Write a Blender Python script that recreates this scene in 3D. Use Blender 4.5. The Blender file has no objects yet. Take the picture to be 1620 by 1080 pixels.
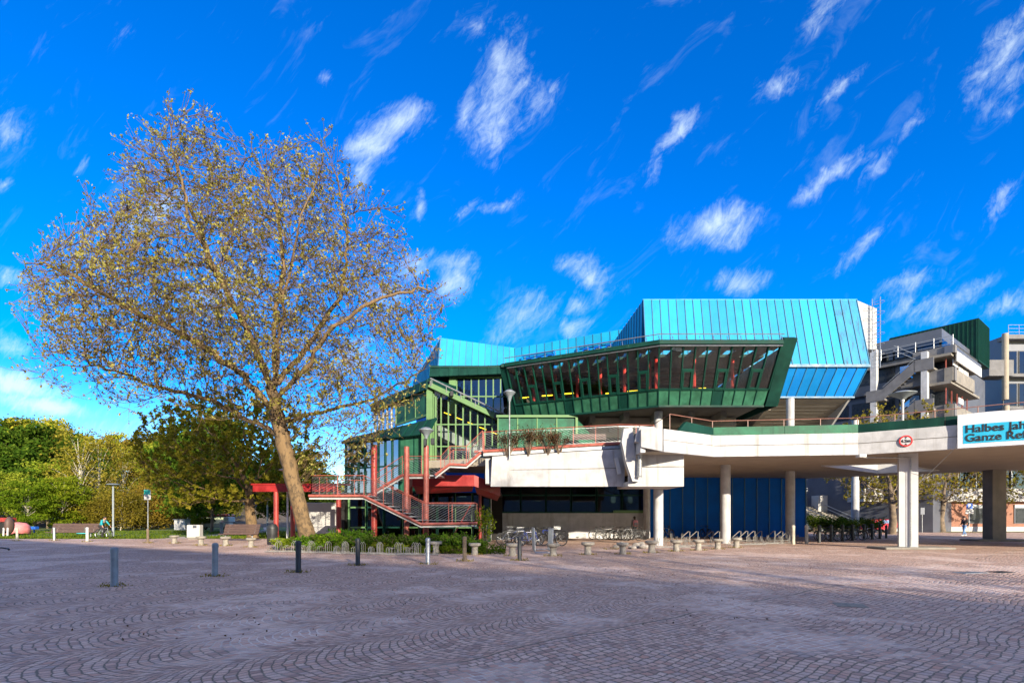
import bpy, math, random
import numpy as np
from mathutils import Vector, Matrix, kdtree, noise as mnoise
from mathutils.geometry import tessellate_polygon
R = math.radians
random.seed(7); np.random.seed(7)
SC = bpy.context.scene
COL = SC.collection

# ------------------------------------------------------------------ camera, sky, sun, exposure
F = 832.0; HZ = 818.0; CX = 810.0; CAMH = 1.65
cd = bpy.data.cameras.new('camera'); cam = bpy.data.objects.new('camera', cd); COL.objects.link(cam)
cam.location = (0, 0, CAMH); cam.rotation_euler = (R(90), 0, 0)
cd.sensor_width = 36; cd.lens = 36*F/1620; cd.shift_y = (HZ-540)/1620; cd.clip_start = .05; cd.clip_end = 6000
SC.camera = cam
SUN_EL = 17.0; SUN_AZ = (0.41, -0.912)          # horizontal direction towards the sun
SKY_STRENGTH = 0.15; SUN_STRENGTH = 5.0
SC.view_settings.view_transform = 'Standard'; SC.view_settings.look = 'None'
SC.view_settings.exposure = 1.07; SC.view_settings.gamma = 1.0
SC.cycles.max_bounces = 6; SC.cycles.transparent_max_bounces = 12
SC.cycles.diffuse_bounces = 3; SC.cycles.glossy_bounces = 3; SC.cycles.transmission_bounces = 4
SC.cycles.use_denoising = True; SC.cycles.sample_clamp_indirect = 6
sd = bpy.data.lights.new('sun', 'SUN'); sun = bpy.data.objects.new('sun', sd); COL.objects.link(sun)
sd.energy = SUN_STRENGTH; sd.angle = R(0.5); sd.color = (1.0, .87, .68)
_s = Vector((SUN_AZ[0]*math.cos(R(SUN_EL)), SUN_AZ[1]*math.cos(R(SUN_EL)), math.sin(R(SUN_EL))))
sun.rotation_euler = _s.to_track_quat('Z', 'Y').to_euler(); sun.location = (40, -60, 40)

class NT:
    def __init__(s, tree): s.t = tree; s.n = tree.nodes; s.l = tree.links
    def new(s, typ, **kw):
        n = s.n.new(typ)
        for k, v in kw.items(): setattr(n, k, v)
        return n
    def put(s, sock, v):
        if isinstance(v, bpy.types.NodeSocket): s.l.new(v, sock)
        else: sock.default_value = v
    def m(s, op, a, b=None, c=None, clamp=False):
        n = s.new('ShaderNodeMath', operation=op, use_clamp=clamp)
        s.put(n.inputs[0], a)
        if b is not None: s.put(n.inputs[1], b)
        if c is not None: s.put(n.inputs[2], c)
        return n.outputs[0]
    def mix(s, f, a, b, mode='MIX'):
        n = s.new('ShaderNodeMix', data_type='RGBA', blend_type=mode)
        s.put(n.inputs[0], f); s.put(n.inputs[6], a if isinstance(a, bpy.types.NodeSocket) else (*a[:3], 1))
        s.put(n.inputs[7], b if isinstance(b, bpy.types.NodeSocket) else (*b[:3], 1))
        return n.outputs[2]
    def ramp(s, v, lo, hi, a=0.0, b=1.0):
        n = s.new('ShaderNodeMapRange', interpolation_type='SMOOTHSTEP')
        s.put(n.inputs[0], v); n.inputs[1].default_value = lo; n.inputs[2].default_value = hi
        n.inputs[3].default_value = a; n.inputs[4].default_value = b
        return n.outputs[0]
    def noise(s, vec, scale, detail=4, rough=.55, dist=0.0):
        n = s.new('ShaderNodeTexNoise'); s.put(n.inputs['Vector'], vec)
        n.inputs['Scale'].default_value = scale; n.inputs['Detail'].default_value = detail
        n.inputs['Roughness'].default_value = rough; n.inputs['Distortion'].default_value = dist
        return n.outputs[0]
    def xyz(s, v):
        n = s.new('ShaderNodeSeparateXYZ'); s.put(n.inputs[0], v); return n.outputs
    def vec(s, x, y, z):
        n = s.new('ShaderNodeCombineXYZ'); s.put(n.inputs[0], x); s.put(n.inputs[1], y); s.put(n.inputs[2], z); return n.outputs[0]
    def mapping(s, v, scale=(1, 1, 1), loc=(0, 0, 0), rot=(0, 0, 0), typ='POINT'):
        n = s.new('ShaderNodeMapping', vector_type=typ); s.put(n.inputs[0], v)
        n.inputs[1].default_value = loc; n.inputs[2].default_value = rot; n.inputs[3].default_value = scale
        return n.outputs[0]

def build_world():
    w = bpy.data.worlds.new('World'); SC.world = w; w.use_nodes = True
    t = NT(w.node_tree); t.n.clear()
    sky = t.new('ShaderNodeTexSky', sky_type='NISHITA')
    sky.sun_disc = False; sky.sun_elevation = R(SUN_EL); sky.sun_rotation = math.atan2(SUN_AZ[0], SUN_AZ[1])
    sky.altitude = 400; sky.air_density = .85; sky.dust_density = .25; sky.ozone_density = 2.5
    hs = t.new('ShaderNodeHueSaturation'); hs.inputs['Hue'].default_value = .517
    hs.inputs['Saturation'].default_value = 1.5; hs.inputs['Value'].default_value = 1.12
    t.l.new(sky.outputs[0], hs.inputs['Color'])
    d = t.new('ShaderNodeTexCoord').outputs['Generated']
    x, y, z = t.xyz(d)
    ys = t.m('MAXIMUM', y, .05)
    q = t.vec(t.m('DIVIDE', x, ys), t.m('DIVIDE', z, ys), 0.0)
    front = t.m('GREATER_THAN', y, .1)
    # cloud banks: (px, py, radius along, radius across, tilt degrees, weight)
    banks = [(800, 120, 80, 55, 90, 1.0), (790, 190, 75, 50, 75, .95), (850, 170, 50, 25, 60, .8), (745, 180, 60, 22, 80, .8), (590, 235, 75, 34, 50, 1.05),
             (640, 195, 50, 26, 30, 1.0), (575, 280, 40, 25, 80, .8), (660, 325, 32, 14, 75, .85), (718, 440, 40, 36, 0, 1.1), (715, 410, 36, 20, 0, .9),
             (1075, 205, 50, 20, 55, 1.0), (1045, 245, 45, 16, 58, .8), (1135, 355, 75, 36, 15, 1.1), (1175, 447, 46, 24, 20, .9),
             (1325, 275, 75, 20, 40, .95), (1300, 300, 45, 18, 40, .85), (1230, 140, 50, 22, 35, .85), (1310, 20, 70, 26, 50, .55), (1445, 195, 40, 16, 35, .8), (1325, 145, 60, 16, 45, .7),
             (1595, 70, 120, 34, 55, .85), (1610, 115, 90, 26, 50, .75), (1375, 375, 55, 15, 40, .75), (1590, 310, 60, 18, 45, .7), (1355, 400, 60, 15, 45, .7), (1390, 255, 60, 14, 50, .55),
             (1440, 450, 70, 22, 25, .8), (1500, 480, 90, 25, 25, .9), (1600, 490, 60, 20, 15, .8), (1470, 505, 60, 16, 15, .75), (1420, 490, 50, 20, 40, .65),
             (935, 430, 55, 30, -25, .9), (955, 445, 40, 22, 70, .8), (915, 480, 40, 20, 35, .9), (830, 505, 70, 35, 20, .85), (905, 515, 50, 20, 15, .75), (735, 335, 40, 16, 30, .5), (520, 125, 22, 18, 80, .7), (785, 325, 40, 12, 20, .6),
             (660, 415, 50, 25, 30, .8), (620, 470, 80, 35, 10, .75), (20, 610, 90, 26, -8, 1.7), (70, 640, 90, 22, -10, 1.6), (10, 545, 40, 24, 0, 1.0), (130, 660, 90, 22, 8, .5), (15, 200, 60, 40, -50, .5), (20, 440, 50, 20, 10, .8),
             (195, 50, 45, 20, 60, .45), (290, 690, 180, 40, 0, .7), (250, 340, 80, 35, 30, .9), (350, 450, 100, 40, 15, .8), (560, 560, 100, 40, 10, .55), (130, 260, 22, 10, 60, .6), (745, 30, 30, 45, 0, .4), (10, 290, 25, 15, 0, .7)]
    wob = t.new('ShaderNodeVectorMath', operation='MULTIPLY_ADD')
    nz = t.new('ShaderNodeTexNoise'); t.l.new(q, nz.inputs['Vector']); nz.inputs['Scale'].default_value = 9; nz.inputs['Detail'].default_value = 5
    t.l.new(nz.outputs['Color'], wob.inputs[0]); wob.inputs[1].default_value = (.09, .09, 0); t.l.new(q, wob.inputs[2])
    qw = wob.outputs[0]
    tot = None
    for (px, py, a, b, tilt, wt) in banks:
        v = t.mapping(qw, loc=((px-CX)/F+.045, (HZ-py)/F+.045, 0), rot=(0, 0, R(tilt)), scale=(a*1.36/F, b*1.36/F, 1), typ='TEXTURE')
        g = t.new('ShaderNodeTexGradient', gradient_type='SPHERICAL'); t.l.new(v, g.inputs[0])
        k = t.m('MULTIPLY', g.outputs['Fac'], wt)
        tot = k if tot is None else t.m('MAXIMUM', tot, k)
    st = t.mapping(q, rot=(0, 0, R(50)), scale=(1, .42, 1), typ='TEXTURE')
    n1 = t.noise(st, 8, 9, .68, .9)
    n2 = t.noise(t.mapping(q, rot=(0, 0, R(60)), scale=(1, .4, 1), typ='TEXTURE'), 26, 8, .7, 1.2)
    nn = t.m('ADD', t.m('MULTIPLY', n1, .62), t.m('MULTIPLY', n2, .38))
    gate = t.ramp(tot, 0.0, .35)
    dens = t.m('MULTIPLY', t.ramp(t.m('ADD', t.m('MULTIPLY', tot, .75), t.m('MULTIPLY', t.m('SUBTRACT', nn, .5), 2.2)), .12, 1.2), gate)
    wisp = t.m('MULTIPLY', t.ramp(t.noise(t.mapping(q, rot=(0, 0, R(48)), scale=(1, .38, 1), typ='TEXTURE'), 6, 7, .62, .8), .55, .85), .16)
    dens = t.m('MULTIPLY', t.m('MAXIMUM', t.m('MULTIPLY', dens, .88), wisp), front)
    col = t.mix(dens, hs.outputs[0], (2.9, 3.5, 3.9))
    # bright cloud added outside the view, overhead, aside and behind, to lift ambient light
    off = t.m('MAXIMUM', t.ramp(y, .30, .0), t.ramp(t.m('DIVIDE', z, ys), 1.12, 1.6))
    off = t.m('MULTIPLY', off, t.ramp(z, -.02, .12))
    cb = t.ramp(t.noise(t.mapping(d, scale=(1, 1, 1.8)), 2.6, 7, .6, .4), .42, .60)
    col = t.mix(t.m('MULTIPLY', t.m('MULTIPLY', cb, off), .92), col, (3.7, 3.8, 3.95))
    bg = t.new('ShaderNodeBackground'); bg.inputs[1].default_value = SKY_STRENGTH; t.l.new(col, bg.inputs[0])
    out = t.new('ShaderNodeOutputWorld'); t.l.new(bg.outputs[0], out.inputs[0])
build_world()

# ------------------------------------------------------------------ helpers
def at(px, py, Y): return Vector(((px-CX)/F*Y, Y, CAMH+(HZ-py)/F*Y))
def gp(px, py): 
    Y = CAMH*F/(py-HZ); return Vector(((px-CX)/F*Y, Y, 0))
WL = {}
def tag(o, label=None, cat=None, group=None, kind=None):
    if label: o['label'] = label
    if cat: o['category'] = cat
    if group: o['group'] = group
    if kind: o['kind'] = kind
    return o
def thing(name, label, cat, loc=(0, 0, 0), rz=0, group=None):
    o = bpy.data.objects.new(name, None); COL.objects.link(o); o.empty_display_size = .3
    o.location = loc; o.rotation_euler = (0, 0, rz); WL[o.name] = Vector(loc)
    return tag(o, label, cat, group)
def kids(o): return [c for c in bpy.data.objects if c.parent == o]
def dup(root, loc, rz=0, label=None, group=None, scale=None, cache={}):
    if root.name not in cache: cache[root.name] = [(c, kids(c)) for c in kids(root)]
    r = root.copy(); COL.objects.link(r); r.location = loc; r.rotation_euler = (0, 0, rz)
    if scale: r.scale = (scale,)*3 if not hasattr(scale, '__len__') else scale
    if label: r['label'] = label
    if group: r['group'] = group
    for c, gs in cache[root.name]:
        n = c.copy(); COL.objects.link(n); n.parent = r
        for g in gs:
            q = g.copy(); COL.objects.link(q); q.parent = n
    return r
class MB:
    def __init__(s): s.v = []; s.f = []; s.mi = []; s.cur = 0
    def add(s, vs, fs):
        b = len(s.v); s.v.extend([tuple(p) for p in vs])
        s.f.extend([tuple(b+i for i in f) for f in fs]); s.mi.extend([s.cur]*len(fs)); return s
    def box(s, c, d, rz=0, ry=0, rx=0):
        M = Matrix.Rotation(rz, 3, 'Z') @ Matrix.Rotation(ry, 3, 'Y') @ Matrix.Rotation(rx, 3, 'X')
        vs = [Vector(c)+M @ Vector((x*d[0]/2, y*d[1]/2, z*d[2]/2)) for x in (-1, 1) for y in (-1, 1) for z in (-1, 1)]
        return s.add(vs, [(0, 1, 3, 2), (4, 6, 7, 5), (0, 4, 5, 1), (2, 3, 7, 6), (0, 2, 6, 4), (1, 5, 7, 3)])
    def rbox(s, c, d, b=.02, rz=0):
        # box with chamfered vertical and top edges
        x, y, z = d[0]/2, d[1]/2, d[2]/2
        ring = lambda k, h: [Vector((sx, sy, h)) for sx, sy in ((-x+k, -y+0*k), (x-k, -y), (x, -y+k), (x, y-k), (x-k, y), (-x+k, y), (-x, y-k), (-x, -y+k))]
        def rr(ins, k, h): 
            X, Y = x-ins, y-ins
            return [Vector(p+(h,)) for p in ((-X+k, -Y), (X-k, -Y), (X, -Y+k), (X, Y-k), (X-k, Y), (-X+k, Y), (-X, Y-k), (-X, -Y+k))]
        rings = [rr(b, b, -z), rr(0, b, -z+b), rr(0, b, z-b), rr(b, b, z)]
        M = Matrix.Rotation(rz, 3, 'Z'); vs = []; fs = []
        for r_ in rings: vs += [Vector(c)+M @ p for p in r_]
        for k in range(3):
            for i in range(8): fs.append((k*8+i, k*8+(i+1) % 8, k*8+8+(i+1) % 8, k*8+8+i))
        fs.append(tuple(reversed(range(8)))); fs.append(tuple(range(24, 32)))
        return s.add(vs, fs)
    def slab(s, pts, n, t):
        # polygon pts extruded by t along -n
        pts = [Vector(p) for p in pts]; n = Vector(n).normalized(); k = len(pts)
        vs = pts+[p-n*t for p in pts]
        fs = [tuple(range(k)), tuple(reversed(range(k, 2*k)))]+[(i, i+k, (i+1) % k+k, (i+1) % k) for i in range(k)]
        return s.add(vs, fs)
    def quad(s, a, b, c, d, t=.06):
        a, b, c, d = map(Vector, (a, b, c, d)); n = (b-a).cross(d-a)
        return s.slab([a, b, c, d], n, t)
    def prism(s, pts, z0, z1, hole=None):
        k = len(pts); allp = list(pts)+(list(hole) if hole else []); n = len(allp)
        tri = tessellate_polygon([[Vector((p[0], p[1], 0)) for p in pts]]+([[Vector((p[0], p[1], 0)) for p in hole]] if hole else []))
        vs = [(p[0], p[1], z0) for p in allp]+[(p[0], p[1], z1) for p in allp]
        fs = [tuple(t) for t in tri]+[tuple(i+n for i in reversed(t)) for t in tri]
        fs += [(i, (i+1) % k, (i+1) % k+n, i+n) for i in range(k)]
        if hole:
            h = len(hole); fs += [(k+i, k+i+n, k+(i+1) % h+n, k+(i+1) % h) for i in range(h)]
        return s.add(vs, fs)
    def bar(s, p, q, w, d, n=(0, -1, 0)):
        p, q, n = Vector(p), Vector(q), Vector(n); u = (q-p).normalized()
        side = u.cross(n)
        if side.length < 1e-4: side = u.cross(Vector((1, .3, .2)))
        side.normalize(); nn = side.cross(u).normalized()
        vs = [e+side*(a*w/2)+nn*(b*d/2) for e in (p, q) for a, b in ((-1, -1), (1, -1), (1, 1), (-1, 1))]
        return s.add(vs, [(0, 3, 2, 1), (4, 5, 6, 7), (0, 1, 5, 4), (1, 2, 6, 5), (2, 3, 7, 6), (3, 0, 4, 7)])
    def tube(s, pts, r, n=6, caps=True):
        pts = [Vector(p) for p in pts]; k = len(pts); rs = r if hasattr(r, '__len__') else [r]*k
        vs = []; fs = []; ref = None
        for i, p in enumerate(pts):
            d = (pts[min(i+1, k-1)]-pts[max(i-1, 0)])
            if d.length < 1e-9: d = Vector((0, 0, 1))
            d.normalize()
            if ref is None:
                ref = d.orthogonal().normalized()
            ref = (ref-d*ref.dot(d))
            if ref.length < 1e-5: ref = d.orthogonal()
            ref.normalize(); o = d.cross(ref)
            for j in range(n):
                a = 2*math.pi*j/n; vs.append(p+(ref*math.cos(a)+o*math.sin(a))*rs[i])
        for i in range(k-1):
            for j in range(n): fs.append((i*n+j, i*n+(j+1) % n, (i+1)*n+(j+1) % n, (i+1)*n+j))
        if caps: fs.append(tuple(reversed(range(n)))); fs.append(tuple(range((k-1)*n, k*n)))
        return s.add(vs, fs)
    def lathe(s, prof, c=(0, 0, 0), n=16, M=None):
        vs = []; fs = []; k = len(prof)
        for r, z in prof:
            for j in range(n):
                a = 2*math.pi*j/n; p = Vector((r*math.cos(a), r*math.sin(a), z))
                vs.append(Vector(c)+(M @ p if M else p))
        for i in range(k-1):
            for j in range(n): fs.append((i*n+j, i*n+(j+1) % n, (i+1)*n+(j+1) % n, (i+1)*n+j))
        fs.append(tuple(reversed(range(n)))); fs.append(tuple(range((k-1)*n, k*n)))
        return s.add(vs, fs)
    def ball(s, c, r, n=10, m=6, jit=0):
        r = r if hasattr(r, '__len__') else (r, r, r); vs = []; fs = []
        for i in range(m+1):
            t = math.pi*i/m
            for j in range(n):
                a = 2*math.pi*j/n; q = 1+random.uniform(-jit, jit)
                vs.append((c[0]+r[0]*math.sin(t)*math.cos(a)*q, c[1]+r[1]*math.sin(t)*math.sin(a)*q, c[2]+r[2]*math.cos(t)*q))
        for i in range(m):
            for j in range(n): fs.append((i*n+j, (i+1)*n+j, (i+1)*n+(j+1) % n, i*n+(j+1) % n))
        return s.add(vs, fs)
    def torus(s, c, R_, r, n=24, m=6, axis='Y'):
        vs = []; fs = []
        for i in range(n):
            a = 2*math.pi*i/n
            for j in range(m):
                b = 2*math.pi*j/m; rr = R_+r*math.cos(b); u, v, w = rr*math.cos(a), rr*math.sin(a), r*math.sin(b)
                p = (u, w, v) if axis == 'Y' else ((u, v, w) if axis == 'Z' else (w, u, v))
                vs.append((c[0]+p[0], c[1]+p[1], c[2]+p[2]))
        for i in range(n):
            for j in range(m): fs.append((i*m+j, ((i+1) % n)*m+j, ((i+1) % n)*m+(j+1) % m, i*m+(j+1) % m))
        return s.add(vs, fs)
    def build(s, name, mats, parent=None, smooth=False, loc=None):
        me = bpy.data.meshes.new(name); off = Vector((0, 0, 0))
        p = parent
        if parent is not None: off = WL.get(parent.name, Vector((0, 0, 0)))
        elif loc is not None: off = Vector(loc)
        vs = [(v[0]-off[0], v[1]-off[1], v[2]-off[2]) for v in s.v]
        me.from_pydata(vs, [], s.f); me.update()
        mats = mats if isinstance(mats, (list, tuple)) else [mats]
        for m_ in mats: me.materials.append(m_)
        if len(mats) > 1: me.polygons.foreach_set('material_index', s.mi)
        if smooth is True: me.polygons.foreach_set('use_smooth', [True]*len(me.polygons))
        o = bpy.data.objects.new(name, me); COL.objects.link(o)
        if parent is not None: o.parent = parent; WL[o.name] = off
        elif loc is not None: o.location = loc; WL[o.name] = off
        if smooth == 'auto':
            me.polygons.foreach_set('use_smooth', [True]*len(me.polygons))
            try: me.set_sharp_from_angle(angle=R(40))
            except Exception: pass
        return o

# ------------------------------------------------------------------ materials
MATS = {}
def mat(name, col, rough=.6, metal=0.0, var=.18, scale=2.5, bump=0.0, bscale=30, stretch=(1, 1, 1), stain=None, stain_amt=.35, stain_scale=1.2, lo=.52, hi=.78, stain_z=.12, spec=.5, fine=0.0, island=0.0):
    m = bpy.data.materials.new(name); m.use_nodes = True; t = NT(m.node_tree); t.n.clear()
    out = t.new('ShaderNodeOutputMaterial'); b = t.new('ShaderNodeBsdfPrincipled'); t.l.new(b.outputs[0], out.inputs[0])
    g = t.new('ShaderNodeNewGeometry').outputs['Position']
    v = t.mapping(g, scale=stretch)
    n = t.noise(v, scale, 6, .6)
    c = t.mix(t.ramp(n, .3, .7), tuple(x*(1-var) for x in col), tuple(min(1, x*(1+var)) for x in col))
    if island:
        ri = t.new('ShaderNodeNewGeometry').outputs['Random Per Island']; hv = t.new('ShaderNodeHueSaturation'); t.l.new(c, hv.inputs['Color']); t.l.new(t.ramp(ri, 0, 1, 1-island, 1+island), hv.inputs['Value']); t.l.new(t.ramp(t.m('FRACT', t.m('MULTIPLY', ri, 9.7)), 0, 1, .494, .506), hv.inputs['Hue']); c = hv.outputs[0]
    if fine: 
        n3 = t.noise(g, 40, 3, .6); c = t.mix(t.m('MULTIPLY', t.ramp(n3, .4, .75), fine), c, tuple(x*.55 for x in col))
    if stain:
        n2 = t.noise(t.mapping(g, scale=(1.6, 1.6, stain_z)), stain_scale, 5, .65)
        c = t.mix(t.m('MULTIPLY', t.ramp(n2, lo, hi), stain_amt), c, stain)
    t.l.new(c, b.inputs['Base Color']); b.inputs['Metallic'].default_value = metal
    b.inputs['Specular IOR Level'].default_value = spec
    rn = t.ramp(n, .2, .8, max(.05, rough-.1), min(1, rough+.1)); t.l.new(rn, b.inputs['Roughness'])
    if bump:
        bn = t.new('ShaderNodeBump'); bn.inputs['Strength'].default_value = bump; bn.inputs['Distance'].default_value = .02
        t.l.new(t.noise(g, bscale, 4, .6), bn.inputs['Height']); t.l.new(bn.outputs[0], b.inputs['Normal'])
    MATS[name] = m; return m
def leaf_mat(name, cols, trans=.35, rough=.6):
    m = bpy.data.materials.new(name); m.use_nodes = True; t = NT(m.node_tree); t.n.clear()
    out = t.new('ShaderNodeOutputMaterial')
    g = t.new('ShaderNodeNewGeometry'); r = g.outputs['Random Per Island']
    oi = t.new('ShaderNodeObjectInfo').outputs['Random']
    n = t.noise(g.outputs['Position'], .35, 3, .5)
    k = t.m('ADD', t.m('MULTIPLY', r, .62), t.m('MULTIPLY', t.ramp(n, .3, .7), .38))
    cr = t.new('ShaderNodeValToRGB'); t.l.new(k, cr.inputs[0])
    e = cr.color_ramp.elements; e[0].position = .05; e[0].color = (*cols[0], 1); e[1].position = .95; e[1].color = (*cols[-1], 1)
    for i, c in enumerate(cols[1:-1]):
        q = e.new((i+1)/(len(cols)-1)); q.color = (*c, 1)
    hv = t.new('ShaderNodeHueSaturation'); t.l.new(cr.outputs[0], hv.inputs['Color'])
    t.l.new(t.ramp(oi, 0, 1, .47, .52), hv.inputs['Hue']); t.l.new(t.ramp(t.m('FRACT', t.m('MULTIPLY', oi, 7.3)), 0, 1, .7, 1.25), hv.inputs['Value'])
    d = t.new('ShaderNodeBsdfDiffuse'); t.l.new(hv.outputs[0], d.inputs[0])
    tr = t.new('ShaderNodeBsdfTranslucent'); t.l.new(hv.outputs[0], tr.inputs[0])
    mx = t.new('ShaderNodeMixShader'); mx.inputs[0].default_value = trans
    t.l.new(d.outputs[0], mx.inputs[1]); t.l.new(tr.outputs[0], mx.inputs[2]); t.l.new(mx.outputs[0], out.inputs[0])
    MATS[name] = m; return m
def glass_mat(name, tint=(.55, .6, .6), refl=(.9, .95, 1), base=.06):
    m = bpy.data.materials.new(name); m.use_nodes = True; t = NT(m.node_tree); t.n.clear()
    out = t.new('ShaderNodeOutputMaterial')
    tr = t.new('ShaderNodeBsdfTransparent'); tr.inputs[0].default_value = (*tint, 1)
    gl = t.new('ShaderNodeBsdfGlossy'); gl.inputs[0].default_value = (*refl, 1); gl.inputs['Roughness'].default_value = .02
    g = t.new('ShaderNodeNewGeometry').outputs['Position']
    bn = t.new('ShaderNodeBump'); bn.inputs['Strength'].default_value = .05; t.l.new(t.noise(g, 1.2, 2), bn.inputs['Height']); t.l.new(bn.outputs[0], gl.inputs['Normal'])
    lw = t.new('ShaderNodeLayerWeight'); lw.inputs[0].default_value = .5
    mx = t.new('ShaderNodeMixShader'); t.l.new(t.m('ADD', t.m('MULTIPLY', t.m('POWER', lw.outputs['Facing'], 5.0), .9), base, clamp=True), mx.inputs[0])
    t.l.new(tr.outputs[0], mx.inputs[1]); t.l.new(gl.outputs[0], mx.inputs[2]); t.l.new(mx.outputs[0], out.inputs[0])
    MATS[name] = m; return m
def emit_mat(name, col, st):
    m = bpy.data.materials.new(name); m.use_nodes = True; t = NT(m.node_tree); t.n.clear()
    out = t.new('ShaderNodeOutputMaterial'); e = t.new('ShaderNodeEmission'); e.inputs[0].default_value = (*col, 1); e.inputs[1].default_value = st
    t.l.new(e.outputs[0], out.inputs[0]); return m
def cobble_mat():
    m = bpy.data.materials.new('cobblestone'); m.use_nodes = True; t = NT(m.node_tree); t.n.clear()
    out = t.new('ShaderNodeOutputMaterial'); b = t.new('ShaderNodeBsdfPrincipled'); t.l.new(b.outputs[0], out.inputs[0])
    pos = t.new('ShaderNodeNewGeometry').outputs['Position']
    wn = t.new('ShaderNodeTexNoise'); t.l.new(pos, wn.inputs['Vector']); wn.inputs['Scale'].default_value = 5.5; wn.inputs['Detail'].default_value = 2
    va = t.new('ShaderNodeVectorMath', operation='MULTIPLY_ADD'); t.l.new(wn.outputs['Color'], va.inputs[0]); va.inputs[1].default_value = (.085, .085, 0); t.l.new(pos, va.inputs[2])
    wn2 = t.new('ShaderNodeTexNoise'); t.l.new(pos, wn2.inputs['Vector']); wn2.inputs['Scale'].default_value = .5; wn2.inputs['Detail'].default_value = 2
    vb = t.new('ShaderNodeVectorMath', operation='MULTIPLY_ADD'); t.l.new(wn2.outputs['Color'], vb.inputs[0]); vb.inputs[1].default_value = (.5, .5, 0); t.l.new(va.outputs[0], vb.inputs[2])
    x, y, z = t.xyz(vb.outputs[0])
    a = R(38); ca, sa = math.cos(a), math.sin(a)
    v = t.m('ADD', t.m('MULTIPLY', x, ca), t.m('MULTIPLY', y, sa))
    u = t.m('SUBTRACT', t.m('MULTIPLY', y, ca), t.m('MULTIPLY', x, sa))
    u0 = 6.48*ca-.4*sa+.4          # border between the arc field and the running-bond field
    W = 1.55; Rr = W*.64; P = .112; Q = .106
    uu = t.m('DIVIDE', t.m('SUBTRACT', u, u0), W); strip = t.m('FLOOR', uu)
    ul = t.m('MULTIPLY', t.m('SUBTRACT', t.m('FRACT', uu), .5), W)
    arc = t.m('SQRT', t.m('SUBTRACT', Rr*Rr, t.m('MULTIPLY', ul, ul)))
    wv = t.m('DIVIDE', t.m('ADD', v, arc), P); row = t.m('FLOOR', wv)
    th = t.m('MULTIPLY', t.m('ARCSINE', t.m('DIVIDE', ul, Rr)), Rr/Q)
    rr = t.new('ShaderNodeTexWhiteNoise', noise_dimensions='2D'); t.l.new(t.vec(row, strip, 0.0), rr.inputs['Vector'])
    aa = t.m('ADD', th, rr.outputs['Value']); st = t.m('FLOOR', aa)
    # running bond
    w2 = t.m('DIVIDE', u, .105); row2 = t.m('FLOOR', w2)
    r2 = t.new('ShaderNodeTexWhiteNoise', noise_dimensions='2D'); t.l.new(t.vec(row2, 77.0, 0.0), r2.inputs['Vector'])
    a2 = t.m('ADD', t.m('DIVIDE', v, .125), r2.outputs['Value']); st2 = t.m('FLOOR', a2)
    sel = t.m('GREATER_THAN', u, u0)
    def pick(p, q): return t.m('ADD', t.m('MULTIPLY', p, sel), t.m('MULTIPLY', q, t.m('SUBTRACT', 1.0, sel)))
    def edge(k): return t.m('SUBTRACT', .5, t.m('ABSOLUTE', t.m('SUBTRACT', t.m('FRACT', k), .5)))
    e1 = pick(edge(wv), edge(w2)); e2 = pick(edge(aa), edge(a2))
    ed = t.m('MINIMUM', e1, t.m('MULTIPLY', e2, 1.1))
    bl = t.m('ABSOLUTE', t.m('DIVIDE', t.m('SUBTRACT', u, u0), .25)); ed = t.m('MINIMUM', ed, bl)
    rough_e = t.m('MULTIPLY', t.m('SUBTRACT', t.noise(pos, 38, 3, .6), .5), .13)
    stone = t.ramp(t.m('ADD', ed, rough_e), .04, .13)
    idn = t.new('ShaderNodeTexWhiteNoise', noise_dimensions='3D'); t.l.new(t.vec(pick(st, st2), pick(row, row2), pick(strip, 99.0)), idn.inputs['Vector'])
    cr = t.new('ShaderNodeValToRGB'); t.l.new(idn.outputs['Value'], cr.inputs[0])
    els = [(0, (.33, .20, .16)), (.2, (.58, .36, .27)), (.42, (.66, .45, .355)), (.6, (.49, .35, .30)), (.78, (.72, .51, .40)), (.92, (.55, .29, .205)), (1, (.40, .315, .285))]
    e = cr.color_ramp.elements; e[0].color = (*els[0][1], 1); e[1].position = 1; e[1].color = (*els[-1][1], 1)
    for p_, c_ in els[1:-1]: q = e.new(p_); q.color = (*c_, 1)
    big = t.noise(pos, .16, 5, .6)
    grain = t.noise(pos, 60, 3, .7)
    sc = t.mix(t.ramp(grain, .35, .7, 0, .45), cr.outputs[0], (.30, .215, .19))
    sc = t.mix(t.ramp(big, .42, .7, 0, .12), sc, (.55, .42, .36))
    # joints: moss and dirt in places, pale sand in others
    jn = t.noise(pos, .33, 4, .6)
    jc = t.mix(t.ramp(jn, .50, .60), (.15, .12, .085), (.68, .58, .50))
    jc = t.mix(t.ramp(t.noise(pos, 2.2, 3), .5, .7, 0, .6), jc, (.15, .12, .09))
    col = t.mix(stone, jc, sc)
    mossy = t.m('MULTIPLY', t.ramp(t.noise(pos, .8, 6, .7), .60, .74), .45)
    col = t.mix(mossy, col, (.17, .14, .075))
    t.l.new(col, b.inputs['Base Color']); b.inputs['Specular IOR Level'].default_value = .35
    t.l.new(t.ramp(grain, .2, .8, .62, .85), b.inputs['Roughness'])
    bn = t.new('ShaderNodeBump'); bn.inputs['Strength'].default_value = .75; bn.inputs['Distance'].default_value = .014
    hh = t.m('ADD', t.m('ADD', t.ramp(t.m('ADD', ed, rough_e), .02, .30), t.m('MULTIPLY', idn.outputs['Value'], .3)), t.m('MULTIPLY', grain, .22))
    t.l.new(hh, bn.inputs['Height']); t.l.new(bn.outputs[0], b.inputs['Normal'])
    return m
COBBLE = cobble_mat()
mat('blue_metal', (.006, .26, .48), .5, .0, .08, .8, stain=(.012, .16, .32), stain_amt=.3, stain_scale=1.8, spec=.22, island=.16, fine=.12)
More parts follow.
